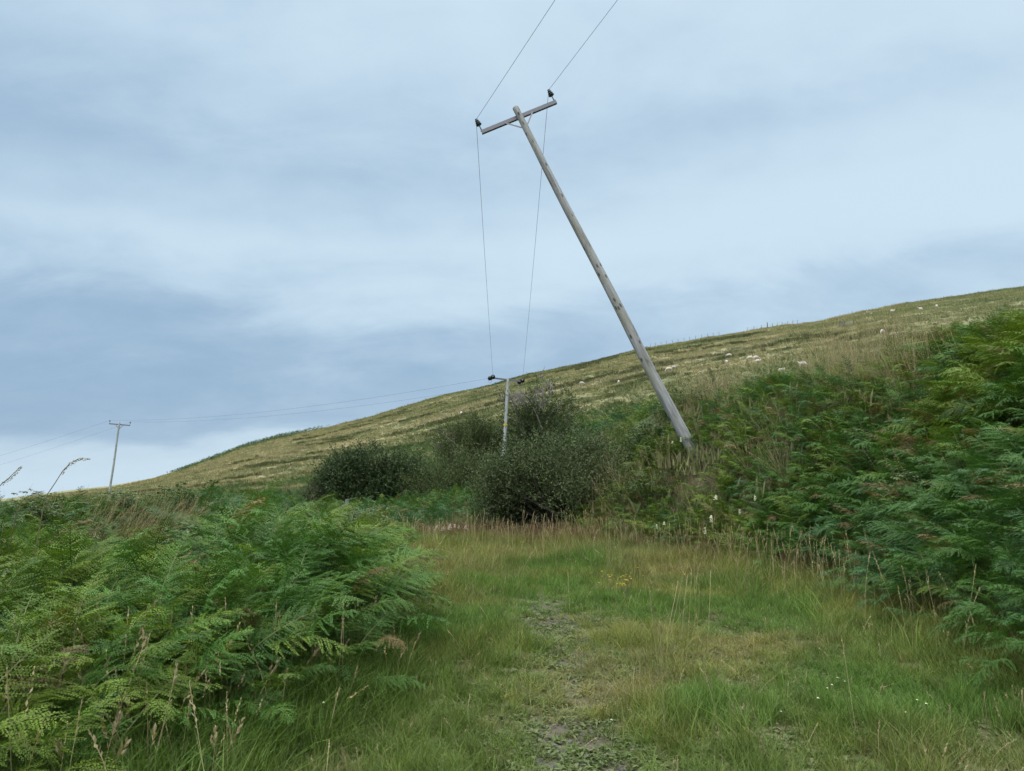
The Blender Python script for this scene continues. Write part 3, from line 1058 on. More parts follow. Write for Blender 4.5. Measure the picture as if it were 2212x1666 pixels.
# russet seeding grass at the far end and the right edge
def dens_russet(X, Y):
    dL, dR, worn = track_masks(X, Y)
    a = np.exp(-((dR + 0.1) / 0.6) ** 2) * smooth(9, 12, Y) * 0.9 * smooth(0.36, 0.56, fbm(X * 0.9, Y * 0.9, 231, 3)) + 0.8 * smooth(16.2, 17.4, Y) * smooth(21.0, 19.5, Y) * smooth(-4.4, -3.4, X) * (dR > -1.2)
    return np.clip(a, 0, 1)
X, Y, Z, r = sample(5200, -5, 6, 7, 22, dens_russet, 23)
n = len(X)
s = r.uniform(0.65, 1.15, n)
tn = mixc(G_GRN, (0.15, 0.115, 0.06), r.uniform(0, 1, n))
scatter('russet_grass', np.stack([X, Y, Z], 1), np.stack([r.normal(0, 0.1, n), r.normal(0, 0.1, n), r.uniform(0, 6.28, n)], 1), np.stack([s, s, s], 1),
        r.integers(0, 5, n), tn, RUSSET, 'russet brown seeding grass where the track ends below the willow', 'grass')

# straw grass patches and stray seed stems among the bracken
STRAW = proto_collection('straw_tuft', [tuft_mesh(380 + i, 16, 0.72, 0.07, 0.0050, 12, 1, 0.40, 4) for i in range(5)])
def dens_straw(X, Y):
    base = 0.008 * (X < border_left(Y) - 0.2) * (Y < 17) * (Y > 4.4) + 0.05 * (X > border_right(Y) + 0.3) * smooth(8, 14, Y) * smooth(24, 19, Y) + 0.010 * (Y < 20) * (Y > 7) * (X > border_right(Y) + 0.3)
    mott = 0.30 * (X > border_right(Y) + 0.5) * smooth(0.55, 0.66, fbm(X * 0.5, Y * 0.5, 141, 3)) * smooth(9, 13, Y)
    return np.clip(1.0 * dry_left(X, Y) + 1.0 * dry_right(X, Y) + base + mott, 0, 1)
X, Y, Z, r = sample(15000, -12, 18, 4, 34, dens_straw, 24)
n = len(X)
s = r.uniform(0.75, 1.15, n) + 0.1 * (X > border_right(Y))
s = np.where(dry_left(X, Y) > 0.2, s * 0.86, s)
s = np.where(X > 6.6, s * (0.8 + 0.35 * (dry_right(X, Y) > 0.3)), s)
tn = mixc((0.34, 0.28, 0.145), (0.14, 0.155, 0.055), r.uniform(0, 1, n) ** 1.5)
ry = np.where(X < 0, 0.42, -0.12) + r.normal(0, 0.15, n)
scatter('straw_grass', np.stack([X, Y, Z], 1), np.stack([r.normal(0, 0.12, n), ry, 0 * X], 1), np.stack([s, s, s], 1),
        r.integers(0, 5, n), tn, STRAW, 'dry straw coloured grass growing in patches among the bracken', 'grass')

# small broad leaved plants on the worn strip
def dens_herb(X, Y):
    dL, dR, worn = track_masks(X, Y)
    return ((dL > 0.3) & (dR > 0.2)) * np.clip(0.40 + 0.25 * worn + 0.25 * smooth(5.5, 4, Y), 0, 1) * smooth(11, 8, Y)
X, Y, Z, r = sample(9000, -1.3, 3.0, 2.8, 12, dens_herb, 25)
n = len(X)
s = r.uniform(0.7, 1.4, n)
tn = mixc((0.095, 0.135, 0.04), (0.135, 0.150, 0.055), r.uniform(0, 1, n))
scatter('herbs', np.stack([X, Y, Z + 0.004], 1), np.stack([0 * X, 0 * X, r.uniform(0, 6.28, n)], 1), np.stack([s, s, s], 1),
        r.integers(0, 5, n), tn, HERBS, 'small broad leaved plants trodden into the middle of the track', 'plants')

# gravel
def stone_mesh(seed):
    import bmesh
    bm = bmesh.new()
    bmesh.ops.create_icosphere(bm, subdivisions=2, radius=0.02)
    r = np.random.default_rng(seed)
    k = r.normal(0, 1, (6, 3))
    sc = r.uniform(0.6, 1.3, 3) * np.array([1, 1, 0.55])
    for v in bm.verts:
        c = np.array(v.co) / 0.02
        d = 1 + sum(0.10 * math.sin(3 * (c @ q)) for q in k) * 0.5
        v.co = Vector(c * 0.02 * d * sc)
    me = bpy.data.meshes.new('stone')
    bm.to_mesh(me); bm.free()
    me.materials.append(M_STONE)
    return me
STONES = proto_collection('stone', [stone_mesh(400 + i) for i in range(5)])
X, Y, Z, r = sample(8000, -0.9, 2.6, 2.8, 11, lambda X, Y: track_masks(X, Y)[2] * smooth(0.42, 0.6, fbm(X * 2.5, Y * 2.0, 151, 2)), 26)
n = len(X)
s = r.uniform(0.3, 1.2, n) ** 1.5 * 0.9 + 0.1
scatter('gravel', np.stack([X, Y, Z + 0.002], 1), np.stack([r.normal(0, 0.3, n), r.normal(0, 0.3, n), r.uniform(0, 6.28, n)], 1), np.stack([s, s, s], 1),
        r.integers(0, 5, n), np.ones((n, 3)) * 0.2, STONES, 'grey gravel showing through the worn middle of the track', 'gravel')

# tussocks on the slopes and the hill
def tussock_mesh(seed):
    r = np.random.default_rng(seed)
    V, Fq, lv = [], [], []
    for b in range(46):
        an = r.uniform(0, 2 * math.pi)
        d = np.array([math.cos(an), math.sin(an), 0]); s = np.array([-d[1], d[0], 0])
        b0 = np.array([r.normal(0, 0.30), r.normal(0, 0.22), -0.03])
        h = r.uniform(0.15, 0.42); ln = r.uniform(0.1, 0.6) * h; wd = r.uniform(0.012, 0.03)
        i0 = len(V)
        V.extend([b0 - s * wd, b0 + s * wd, b0 + d * ln * 0.5 + s * wd * 0.8 + np.array([0, 0, h * 0.7]), b0 + d * ln + np.array([0, 0, h])])
        lv.extend([np.clip(r.normal(0.5, 0.2), 0, 1)] * 4)
        Fq.append((i0, i0 + 1, i0 + 2, i0 + 3))
    return mesh_np('tussock', V, np.array(Fq), [M_HILLG], None, lv)
TUSS = proto_collection('tussock', [tussock_mesh(420 + i) for i in range(5)])

def dens_slope(X, Y):
    u = X / Y
    d = np.where(Y < 27, np.where(X > 0, X - border_right(Y) - 0.5, np.maximum(Y - 21, border_left(Y) - 1.5 - X)), 1)
    return smooth(0, 1, d) * 1.0
X, Y, Z, r = sample(42000, -40, 46, 12, 75, dens_slope, 31)
n = len(X)
s = r.uniform(0.6, 1.15, n)
c = mixc(HGREEN, OLIVE, smooth(0.45, 0.68, fbm(X * 0.2, Y * 0.2, 161, 3)))
c = mixc(c, TAN, smooth(0.6, 0.75, fbm(X * 0.3, Y * 0.3, 171, 3)) * 0.6) * 0.85 * r.uniform(0.7, 1.25, n)[:, None]
scatter('rough_grass', np.stack([X, Y, Z], 1), np.stack([0 * X, 0 * X, r.uniform(0, 6.28, n)], 1), np.stack([s, s, s], 1),
        r.integers(0, 5, n), c, TUSS, 'rough tussocky grass between the bushes behind the track', 'grass')

def dens_hill(X, Y):
    u = X / Y
    ys = np.interp(u, _us, _ys); yl = np.interp(u, _ul, _yl)
    return (Y < ys + 4) * (np.abs(u) < 0.78) * np.clip(0.45 + 0.55 * smooth(0.4, 0.6, fbm(X / 3, Y / 2, 181, 2)), 0, 1)
X, Y, Z, r = sample(150000, -215, 145, 72, 300, dens_hill, 32, fan=False)
n = len(X)
s = r.uniform(0.55, 1.3, n) * (0.8 + 0.5 * smooth(0.5, 0.7, fbm(X / 5, Y / 3, 191, 2)))
c = hill_col(X, Y) * r.uniform(0.80, 1.20, n)[:, None]
sx_ = s * r.uniform(1.0, 1.9, n)
scatter('hill_grass', np.stack([X, Y, Z], 1), np.stack([0 * X, 0 * X, -0.4 + r.normal(0, 0.5, n)], 1), np.stack([sx_, s, s * 1.05], 1),
        r.integers(0, 5, n), c, TUSS, 'tan and olive tussock grass covering the long hillside', 'grass')

# rushes: darker upright bands on the hill
X, Y, Z, r = sample(60000, -60, 60, 85, 230, lambda X, Y: smooth(0.60, 0.68, fbm((X * .92 - Y * .39) / 14, (X * .39 + Y * .92) / 4, 201, 3)) * 0.8, 33)
n = len(X)
s = r.uniform(0.8, 1.5, n)
c = mixc((0.06, 0.075, 0.032), (0.11, 0.11, 0.05), r.uniform(0, 1, n))
scatter('rushes', np.stack([X, Y, Z], 1), np.stack([0 * X, 0 * X, r.uniform(0, 6.28, n)], 1), np.stack([s * 0.7, s * 0.7, s * 1.4], 1),
        r.integers(0, 5, n), c, TUSS, 'darker rushes growing in bands across the hillside', 'rushes')

# ================================================================== bushes
def tube_np(mb, p, q, r0, r1, r, bend=0.12, n=5, k=5):
    p, q = np.array(p, float), np.array(q, float)
    L = np.linalg.norm(q - p)
    off = r.normal(0, bend * L, 3)
    ts = np.linspace(0, 1, k)
    P = [p + (q - p) * t_ + off * math.sin(math.pi * t_) for t_ in ts]
    mb.tube(P, [r0 + (r1 - r0) * t_ for t_ in ts], n, cap=False)
    return P

def bush(name, label, cat, base, R, clumps, twigs, leaf, mat, branch_mat, seed, up=0.4, lean=(0, 0), bare=0.0, twig_len=0.35, squash=0.0, bare_where=None, lump=0.30, low=0.18, group=None):
    """crown: leafy twigs gathered in clumps over an uneven dome; limbs from the base to the clumps"""
    r = np.random.default_rng(seed)
    root = empty(name, base)
    tag(root, label, cat, group)
    Rx, Ry, Rz = R
    # clump centres through the outer half of a lumpy dome
    C = []
    lobes = []
    for k in range(9):
        a = r.uniform(0, 6.283)
        rr = r.uniform(0.25, 0.72) if k else 0.0
        zz_ = r.uniform(0.22, 0.72) * (1 - 0.45 * rr)
        lobes.append((rr * math.cos(a), rr * math.sin(a), zz_, r.uniform(0.26, 0.46)))
    while len(C) < clumps:
        v = r.normal(0, 1, 3)
        v /= np.linalg.norm(v)
        if r.uniform() < 0.72:
            lx_, ly_, lz_, lr_ = lobes[r.integers(0, len(lobes))]
            q_ = v * lr_ * r.uniform(0.45, 1.0) ** 0.4 * (1 + lump * r.normal(0, 0.25))
            C.append(((lx_ + q_[0]) * Rx + lean[0] * max(0, q_[2]), (ly_ + q_[1]) * Ry, max(low * Rz * r.uniform(0.5, 1.5), (lz_ + q_[2] * 0.9) * Rz)))
            continue
        if v[2] < -0.35:
            continue
        rad = r.uniform(0.35, 1.0) ** 0.45
        an = math.atan2(v[1], v[0])
        l_ = 1 + lump * (fbm(np.array([an * 1.3 + 5]), np.array([v[2] * 2.2 + seed]), seed, 3)[0] - 0.5) * 2
        c = v * rad * l_
        C.append((c[0] * Rx + lean[0] * max(0, c[2]), c[1] * Ry + lean[1] * max(0, c[2]), max(low * Rz, (0.42 + 0.58 * c[2]) * Rz)))
    C = np.array(C)
    V, lv = [], []
    mb = MB()
    n_limb = max(6, clumps // 14)
    for i in range(n_limb):
        c = C[r.integers(0, len(C))]
        tube_np(mb, (r.normal(0, 0.12 * Rx), r.normal(0, 0.1 * Ry), -0.1), c * 0.95, 0.022 * Rz, 0.006 * Rz, r, 0.10, 5, 6)
    Vs = []
    ctr = np.array([0, 0, Rz * 0.35])
    for c in C:
        isbare = (bare_where is not None and bare_where(c) and r.uniform() < bare)
        out = (c - ctr) / (np.linalg.norm((c - ctr)) + 1e-9)
        out = out * (1 - up) + np.array([0, 0, up])
        var0 = np.clip(r.normal(0.5, 0.24), 0.0, 1.0)
        if isbare:
            for k in range(10):
                d = out + r.normal(0, 0.55, 3); d /= np.linalg.norm(d)
                tube_np(mb, c - d * 0.15, c + d * twig_len * r.uniform(0.6, 1.6), 0.016, 0.005, r, 0.08, 3, 4)
            continue
        st = max(3, twigs)
        d = out[None, :] + r.normal(0, 0.55, (st, 3))
        d /= np.linalg.norm(d, axis=1)[:, None]
        p0 = c[None, :] + r.normal(0, 0.16 * twig_len / 0.35, (st, 3))
        L = twig_len * r.uniform(0.55, 1.25, st) * (1 + 0.9 * (r.uniform(0, 1, st) < 0.07))
        nl = 9
        for j in range(nl):
            q = (j + 0.5) / nl
            pos = p0 + d * (L * q)[:, None]
            rnd = r.normal(0, 1, (st, 3))
            sd = rnd - d * (rnd * d).sum(1)[:, None]
            sd /= np.linalg.norm(sd, axis=1)[:, None]
            ld = d * 0.75 + sd * 0.8
            ld /= np.linalg.norm(ld, axis=1)[:, None]
            nn = np.cross(ld, r.normal(0, 1, (st, 3)))
            nn /= np.linalg.norm(nn, axis=1)[:, None]
            ll = leaf * r.uniform(0.7, 1.3, st)[:, None]
            Vs.append(np.stack([pos, pos + ld * ll * 0.5 + nn * ll * 0.26, pos + ld * ll, pos + ld * ll * 0.5 - nn * ll * 0.26], 1).reshape(-1, 3))
            lv.append(np.repeat(np.clip(var0 + r.normal(0, 0.16, st), 0, 1), 4))
    Vs = np.concatenate(Vs)
    Vs[:, 2] = np.maximum(Vs[:, 2], 0.02)
    fq = np.arange(len(Vs)).reshape(-1, 4)
    link('crown', mesh_np('crown', Vs, fq, [mat], None, np.concatenate(lv)), root)
    mb.build('branches', branch_mat, root)
    return root

def base_at(px, Y):
    p = at(px, 1000, Y)
    return (p[0], Y, float(G(p[0], Y)))

bush('willow_bush', 'large grey green willow bush standing at the end of the track', 'bush', base_at(1238, 20.6), (2.5, 1.7, 2.65), 470, 17, 0.060, M_WILLOW, M_BARKD, 501, up=0.55, lean=(0.1, 0), twig_len=0.36, lump=0.42)
bush('willow_bush', 'smaller sparse willow with thin stems leaning out left of the large willow bush', 'bush', base_at(1088, 20.9), (0.72, 0.8, 1.9), 80, 13, 0.055, M_WILLOW, M_BARKD, 502, up=0.35, lean=(-0.35, 0), twig_len=0.35, lump=0.3)
bush('dark_bush', 'dense dark green rounded bush behind the fence post', 'bush', base_at(816, 44), (3.5, 2.6, 3.5), 430, 16, 0.11, M_DARKBUSH, M_BARKD, 503, up=0.3, twig_len=0.5, lump=0.38, low=0.05)
bush('hawthorn_bush', 'half bare hawthorn with grey dead twigs at its top behind the second pole', 'bush', base_at(1165, 52), (2.8, 2.0, 5.4), 330, 12, 0.10, M_HAWTHORN, M_TWIG, 504, up=0.35, twig_len=0.55, bare=0.6, bare_where=lambda c: c[0] < 0.9 and c[2] > 3.3, lump=0.3)
bush('hawthorn_bush', 'dull green scrub bush with a few grey twigs left of the second pole', 'bush', base_at(1030, 54), (3.1, 2.0, 4.3), 340, 12, 0.11, M_DULL, M_BARK, 505, up=0.35, twig_len=0.55, bare=0.12, bare_where=lambda c: c[2] > 1.4, lump=0.35, low=0.05)
bush('scrub_bush', 'low green scrub bush in the hollow between the dark round bush and the willow', 'bush', base_at(990, 38), (2.6, 1.6, 2.7), 240, 12, 0.085, M_DULL, M_BARK, 506, up=0.4, twig_len=0.45, lump=0.35, low=0.05)
bush('scrub_bush', 'brown leafless scrub at the left foot of the dark round bush', 'bush', base_at(695, 43), (1.2, 1.2, 1.9), 90, 8, 0.075, M_DULL, M_BARKD, 507, up=0.4, twig_len=0.5, bare=0.6, bare_where=lambda c: True, lump=0.35, low=0.05)
bush('scrub_bush', 'dark bramble bush above the fence line just right of the leaning pole', 'bush', base_at(1545, 34), (2.2, 1.4, 1.9), 170, 13, 0.10, M_DARKBUSH, M_BARKD, 508, up=0.3, twig_len=0.45, lump=0.35, low=0.05)

# ================================================================== poles
def pin_insulator(parent, pos):
    mb = MB()
    mb.lathe([(0.016, 0.0), (0.016, 0.20)], 8)
    pin = mb.build('insulator_pin', M_STEEL, parent, True)
    pin.location = pos
    mb = MB()
    mb.lathe([(0.030, 0.0), (0.075, 0.008), (0.078, 0.018), (0.042, 0.040), (0.040, 0.052), (0.066, 0.062), (0.069, 0.072), (0.040, 0.095), (0.036, 0.112), (0.052, 0.120), (0.054, 0.132), (0.036, 0.150), (0.030, 0.165), (0.040, 0.178), (0.030, 0.192), (0.008, 0.197)], 16)
    ins = mb.build('insulator', M_GLAZE, parent, True)
    ins.location = (pos[0], pos[1], pos[2] + 0.17)
    return ins

def pole_mesh(L, r0, r1, seed, bury=1.2, n=20):
    r = np.random.default_rng(seed)
    mb = MB()
    zs = np.concatenate([[-bury], np.linspace(0, L - 0.02, 26), [L]])
    P, R = [], []
    for z in zs:
        t_ = max(0, z) / L
        P.append((0.012 * math.sin(z * 1.1 + seed), 0.012 * math.cos(z * 0.9 + seed), z))
        R.append((r0 + (r1 - r0) * t_) * (1 + r.normal(0, 0.008)))
    R[-1] *= 0.86
    mb.tube(P, R, n)
    return mb.mesh('pole', M_POLE, True)

def channel(mb, x0, x1, y, z, d, h, th=0.012):
    """steel channel along X, open to the far side"""
    mb.box(((x0 + x1) / 2, y, z), (x1 - x0, th, h))
    mb.box(((x0 + x1) / 2, y + d / 2, z + h / 2 - th / 2), (x1 - x0, d, th))
    mb.box(((x0 + x1) / 2, y + d / 2, z - h / 2 + th / 2), (x1 - x0, d, th))

def rot_from(zax, xax):
    z = Vector(zax).normalized()
    x = Vector(xax)
    x = (x - z * x.dot(z)).normalized()
    y = z.cross(x)
    return Matrix((x, y, z)).transposed()

# --- the leaning pole
A0 = at(1498, 978, 18.0)
A1 = at(1112, 232, 18.7)
LA = float(np.linalg.norm(A1 - A0))
zA = (A1 - A0) / LA
wdir = np.array([0.33, -0.94, 0.0])
xA = at(1196, 203, 18.75) - at(1037, 282, 18.65)
RA = rot_from(zA, xA)
poleA = empty('utility_pole', A0, RA)
tag(poleA, 'tall weathered wooden utility pole leaning steeply to the left out of the bank', 'utility pole', 'utility poles of the power line')
link('pole', pole_mesh(LA, 0.140, 0.080, 3), poleA)
mb = MB()
zc_ = LA - 0.235
channel(mb, -1.06, 1.09, 0.092, zc_, 0.075, 0.10)
mb.build('crossarm', M_STEEL, poleA)
for sg in (-1, 1):
    mb = MB()
    mb.bar((sg * 0.40, 0.084, zc_ - 0.02), (sg * 0.075, 0.03, zc_ - 0.36), 0.008, 0.035, (1, 0, 0.5))
    mb.build('brace', M_STEEL, poleA)
mb = MB()
mb.lathe([(0.022, -0.13), (0.022, 0.20)], 6, Matrix.Rotation(math.radians(-90), 4, 'X'))
b_ = mb.build('bolt', M_STEEL, poleA)
b_.location = (0, 0, zc_)
for sg in (-1.03, 1.06):
    pin_insulator(poleA, (sg, 0.125, zc_ + 0.05))
def worldA(p):
    return np.array(A0) + np.array(RA @ Vector(p))
topA = [worldA((-1.03, 0.125, zc_ + 0.05 + 0.17 + 0.18)), worldA((1.06, 0.125, zc_ + 0.05 + 0.17 + 0.18))]

# --- the second pole, where the line turns
YB = 48.0
B1 = at(1098, 816, YB + 0.1)
B0 = at(1087, 1000, YB)
zB = (B1 - B0) / np.linalg.norm(B1 - B0)
B0g = B0.copy()
t_ = (float(G(B0[0], YB)) - B0[2]) / zB[2]
B0g = B0 + zB * t_
LB = float(np.linalg.norm(B1 - B0g))
crossB = at(1136, 826, YB + 0.6) - at(1058, 819, YB - 0.3)
RB = rot_from(zB, crossB)
poleB = empty('utility_pole', B0g, RB)
tag(poleB, 'pale wooden pole rising behind the willow bush with round disc insulators on its crossarm', 'utility pole', 'utility poles of the power line')
o_ = link('pole', pole_mesh(LB, 0.125, 0.088, 5), poleB)
o_.data.materials[0] = M_POLE2
mb = MB()
zcB = LB - 0.12
channel(mb, -1.05, 1.05, 0.10, zcB, 0.07, 0.09)
mb.build('crossarm', M_STEEL, poleB)
mb = MB()
mb.box((-0.06, -0.115, LB * 0.5), (0.03, 0.02, 0.36))
mb.lathe([(0.128, LB * 0.5 - 0.05), (0.128, LB * 0.5 + 0.05)], 14)
mb.build('marker_tape', M_YELLOW, poleB)
def worldB(p):
    return np.array(B0g) + np.array(RB @ Vector(p))
YC = 85.0
C1 = at(258.5, 913, YC)
C0 = at(235, 1074, YC)
wireB = {}
iRB = RB.inverted()
for i, lx in enumerate((-1.0, 1.0)):
    for key, target in (('A', topA[i]), ('C', None)):
        p = worldB((lx, 0.06 if key == 'A' else 0.14, zcB))
        if key == 'C':
            target = at(238 if i == 0 else 279, 906, YC)
        d = target - p
        d /= np.linalg.norm(d)
        mb = MB()
        q = Vector(d).to_track_quat('Z', 'Y').to_matrix().to_4x4()
        q.translation = Vector(p)
        q = (Matrix.Translation(Vector(B0g)) @ RB.to_4x4()).inverted() @ q
        mb.lathe([(0.018, 0.0), (0.018, 0.12), (0.05, 0.13), (0.135, 0.15), (0.140, 0.175), (0.05, 0.20), (0.05, 0.235), (0.135, 0.255), (0.140, 0.28), (0.055, 0.30), (0.05, 0.32)], 18, q)
        ins = mb.build('insulator', M_DISC, poleB, True)
        mb = MB()
        mb.lathe([(0.034, 0.32), (0.036, 0.36), (0.016, 0.38), (0.014, 0.44)], 10, q)
        mb.build('end_cap', M_CAP, ins, True)
        wireB[(i, key)] = p + d * 0.42
for i in (0, 1):     # the jumper loops hanging under the crossarm ends
    a, b = wireB[(i, 'A')], wireB[(i, 'C')]
    mid = (a + b) / 2 + np.array([0, 0, -0.75])
    P = []
    Mi = (Matrix.Translation(Vector(B0g)) @ RB.to_4x4()).inverted()
    for q in np.linspace(0, 1, 15):
        P.append(list(Mi @ Vector((1 - q) ** 2 * a + 2 * q * (1 - q) * mid + q * q * b)))
    mb = MB()
    mb.tube(P, 0.008, 5)
    mb.build('jumper_wire', M_WIRE, poleB)

# --- the third pole
zC = (C1 - C0) / np.linalg.norm(C1 - C0)
gz = float(G(C0[0], YC))
C0g = C0 + zC * ((gz - C0[2]) / zC[2])
LC = float(np.linalg.norm(C1 - C0g))
RC = rot_from(zC, at(280, 917, YC + 0.5) - at(237, 909, YC))
poleC = empty('utility_pole', C0g, RC)
tag(poleC, 'distant slender wooden pole standing alone against the sky at the far left', 'utility pole', 'utility poles of the power line')
o_ = link('pole', pole_mesh(LC, 0.13, 0.09, 9, n=12), poleC)
o_.data.materials[0] = M_POLE2
mb = MB()
zcC = LC - 0.22
channel(mb, -1.08, 1.08, 0.11, zcC, 0.08, 0.12)
mb.build('crossarm', M_STEEL, poleC)
for sg in (-1, 1):
    mb = MB()
    mb.bar((sg * 0.42, 0.10, zcC - 0.02), (sg * 0.08, 0.04, zcC - 0.42), 0.03, 0.05, (1, 0, 0.5))
    mb.build('brace', M_STEEL, poleC)
for sg in (-1.04, 1.04):
    pin_insulator(poleC, (sg, 0.14, zcC + 0.06))
def worldC(p):
    return np.array(C0g) + np.array(RC @ Vector(p))
topC = [worldC((-1.04, 0.14, zcC + 0.40)), worldC((1.04, 0.14, zcC + 0.40))]

# --- wires: each span a thing
def wire(label, a, b, sag, rad, group='wires of the power line'):
    ts = np.linspace(0, 1, 41)
    P = [a + (b - a) * t_ + np.array([0, 0, -4 * sag * t_ * (1 - t_)]) for t_ in ts]
    mb = MB()
    mb.tube(P, rad, 6)
    tag(mb.build('power_wire', M_WIRE), label, 'wire', group)

for i, (px, nm) in enumerate(((1199, 'left'), (1334, 'right'))):
    a = topA[i]
    p = at(px, 0, (14.1, 15.5)[i])
    d = (p - a)
    d = d / np.linalg.norm(d)
    b = a + d * 46
    wire('overhead wire rising out of view from the %s insulator of the leaning pole' % ('lower left' if i == 0 else 'upper right'), a, b, 0.0, 0.0052)
    wire('long wire from the %s insulator of the leaning pole to the second pole' % ('lower left' if i == 0 else 'upper right'), a + np.array([0, 0, -0.02]), wireB[(i, 'A')], 0.18, 0.0052)
    wire('faint %s wire crossing the sky between second pole and distant pole' % ('upper' if i == 0 else 'lower'), wireB[(i, 'C')], topC[i], 0.75, 0.006)
    e = at((-420, -420)[i], (1085, 1110)[i], 120)
    wire('faint %s wire sloping down to the left edge from the distant pole' % ('upper' if i == 0 else 'lower'), topC[i] if i == 0 else worldC((1.04, 0.14, zcC + 0.40)), e, 0.9, 0.006)

# ================================================================== sheep
def skin_mesh(nodes, edges, name, face_mat, split):
    me = bpy.data.meshes.new(name)
    me.from_pydata([n_[0] for n_ in nodes], edges, [])
    o = bpy.data.objects.new(name, me)
    COL.objects.link(o)
    sk = o.modifiers.new('skin', 'SKIN')
    for i, n_ in enumerate(nodes):
        me.skin_vertices[0].data[i].radius = (n_[1], n_[2] if len(n_) > 2 else n_[1])
    me.skin_vertices[0].data[0].use_root = True
    sub = o.modifiers.new('sub', 'SUBSURF')
    sub.levels = sub.render_levels = 2
    dg = bpy.context.evaluated_depsgraph_get()
    out = bpy.data.meshes.new_from_object(o.evaluated_get(dg))
    out.name = name
    bpy.data.objects.remove(o)
    out.materials.clear()
    out.materials.append(M_WOOL)
    out.materials.append(face_mat)
    mi = [1 if split(p.center) else 0 for p in out.polygons]
    out.polygons.foreach_set('material_index', mi)
    out.shade_smooth()
    return out

def sheep_mesh(pose, face_mat, name='sheep'):
    """faces +X; about 1.1 m long, 0.65 m at the back"""
    dz = -0.30 if pose == 'lying' else 0.0
    N = [((0.0, 0, 0.52 + dz), 0.20, 0.235), ((0.22, 0, 0.51 + dz), 0.19, 0.22), ((0.38, 0, 0.50 + dz), 0.15, 0.18),
         ((-0.24, 0, 0.53 + dz), 0.20, 0.22), ((-0.42, 0, 0.52 + dz), 0.15, 0.17), ((-0.52, 0, 0.44 + dz), 0.035, 0.035), ((-0.53, 0, 0.30 + dz if dz == 0 else 0.08), 0.025, 0.025)]
    E = [(0, 1), (1, 2), (0, 3), (3, 4), (4, 5), (5, 6)]
    if pose == 'grazing':
        hd = [((0.52, 0, 0.42), 0.095, 0.10), ((0.62, 0, 0.27), 0.070, 0.08), ((0.67, 0, 0.15), 0.062, 0.065), ((0.70, 0, 0.05), 0.038, 0.042)]
    else:
        hd = [((0.49, 0, 0.62 + dz), 0.10, 0.10), ((0.56, 0, 0.76 + dz), 0.075, 0.075), ((0.65, 0, 0.79 + dz), 0.072, 0.066), ((0.79, 0, 0.72 + dz), 0.040, 0.042)]
    k = len(N)
    N += hd
    E += [(2, k), (k, k + 1), (k + 1, k + 2), (k + 2, k + 3)]
    hi = k + 2
    for sg in (-1, 1):      # ears
        p = np.array(N[hi][0])
        N.append(((p[0] - 0.02, sg * 0.11, p[2] + 0.03), 0.018, 0.012))
        E.append((hi, len(N) - 1))
        N.append(((p[0] - 0.04, sg * 0.17, p[2] + 0.02), 0.010, 0.008))
        E.append((len(N) - 2, len(N) - 1))
    for (x, fore) in ((0.30, True), (-0.36, False)):
        for sg in (-1, 1):
            j = 2 if fore else 4
            if pose == 'lying':
                pts = [((x, sg * 0.15, 0.12), 0.06), ((x + 0.12, sg * 0.20, 0.05), 0.035), ((x + 0.24, sg * 0.19, 0.035), 0.026)]
            elif fore:
                pts = [((x, sg * 0.10, 0.36), 0.065), ((x + 0.01, sg * 0.10, 0.20), 0.034), ((x, sg * 0.10, 0.03), 0.026)]
            else:
                pts = [((x, sg * 0.11, 0.38), 0.085), ((x - 0.06, sg * 0.11, 0.22), 0.038), ((x - 0.02, sg * 0.11, 0.03), 0.026)]
            prev = j
            for p, rr in pts:
                N.append((p, rr)); E.append((prev, len(N) - 1)); prev = len(N) - 1
    if pose == 'grazing':
        split = lambda c: (c[0] > 0.60 and c[2] < 0.25) or (c[2] < 0.21 and c[0] < 0.55)
    elif pose == 'lying':
        split = lambda c: c[0] > 0.58 and c[2] > 0.2
    else:
        split = lambda c: (c[0] > 0.58 and c[2] > 0.5) or c[2] < 0.21
    return skin_mesh(N, E, name, face_mat, split)

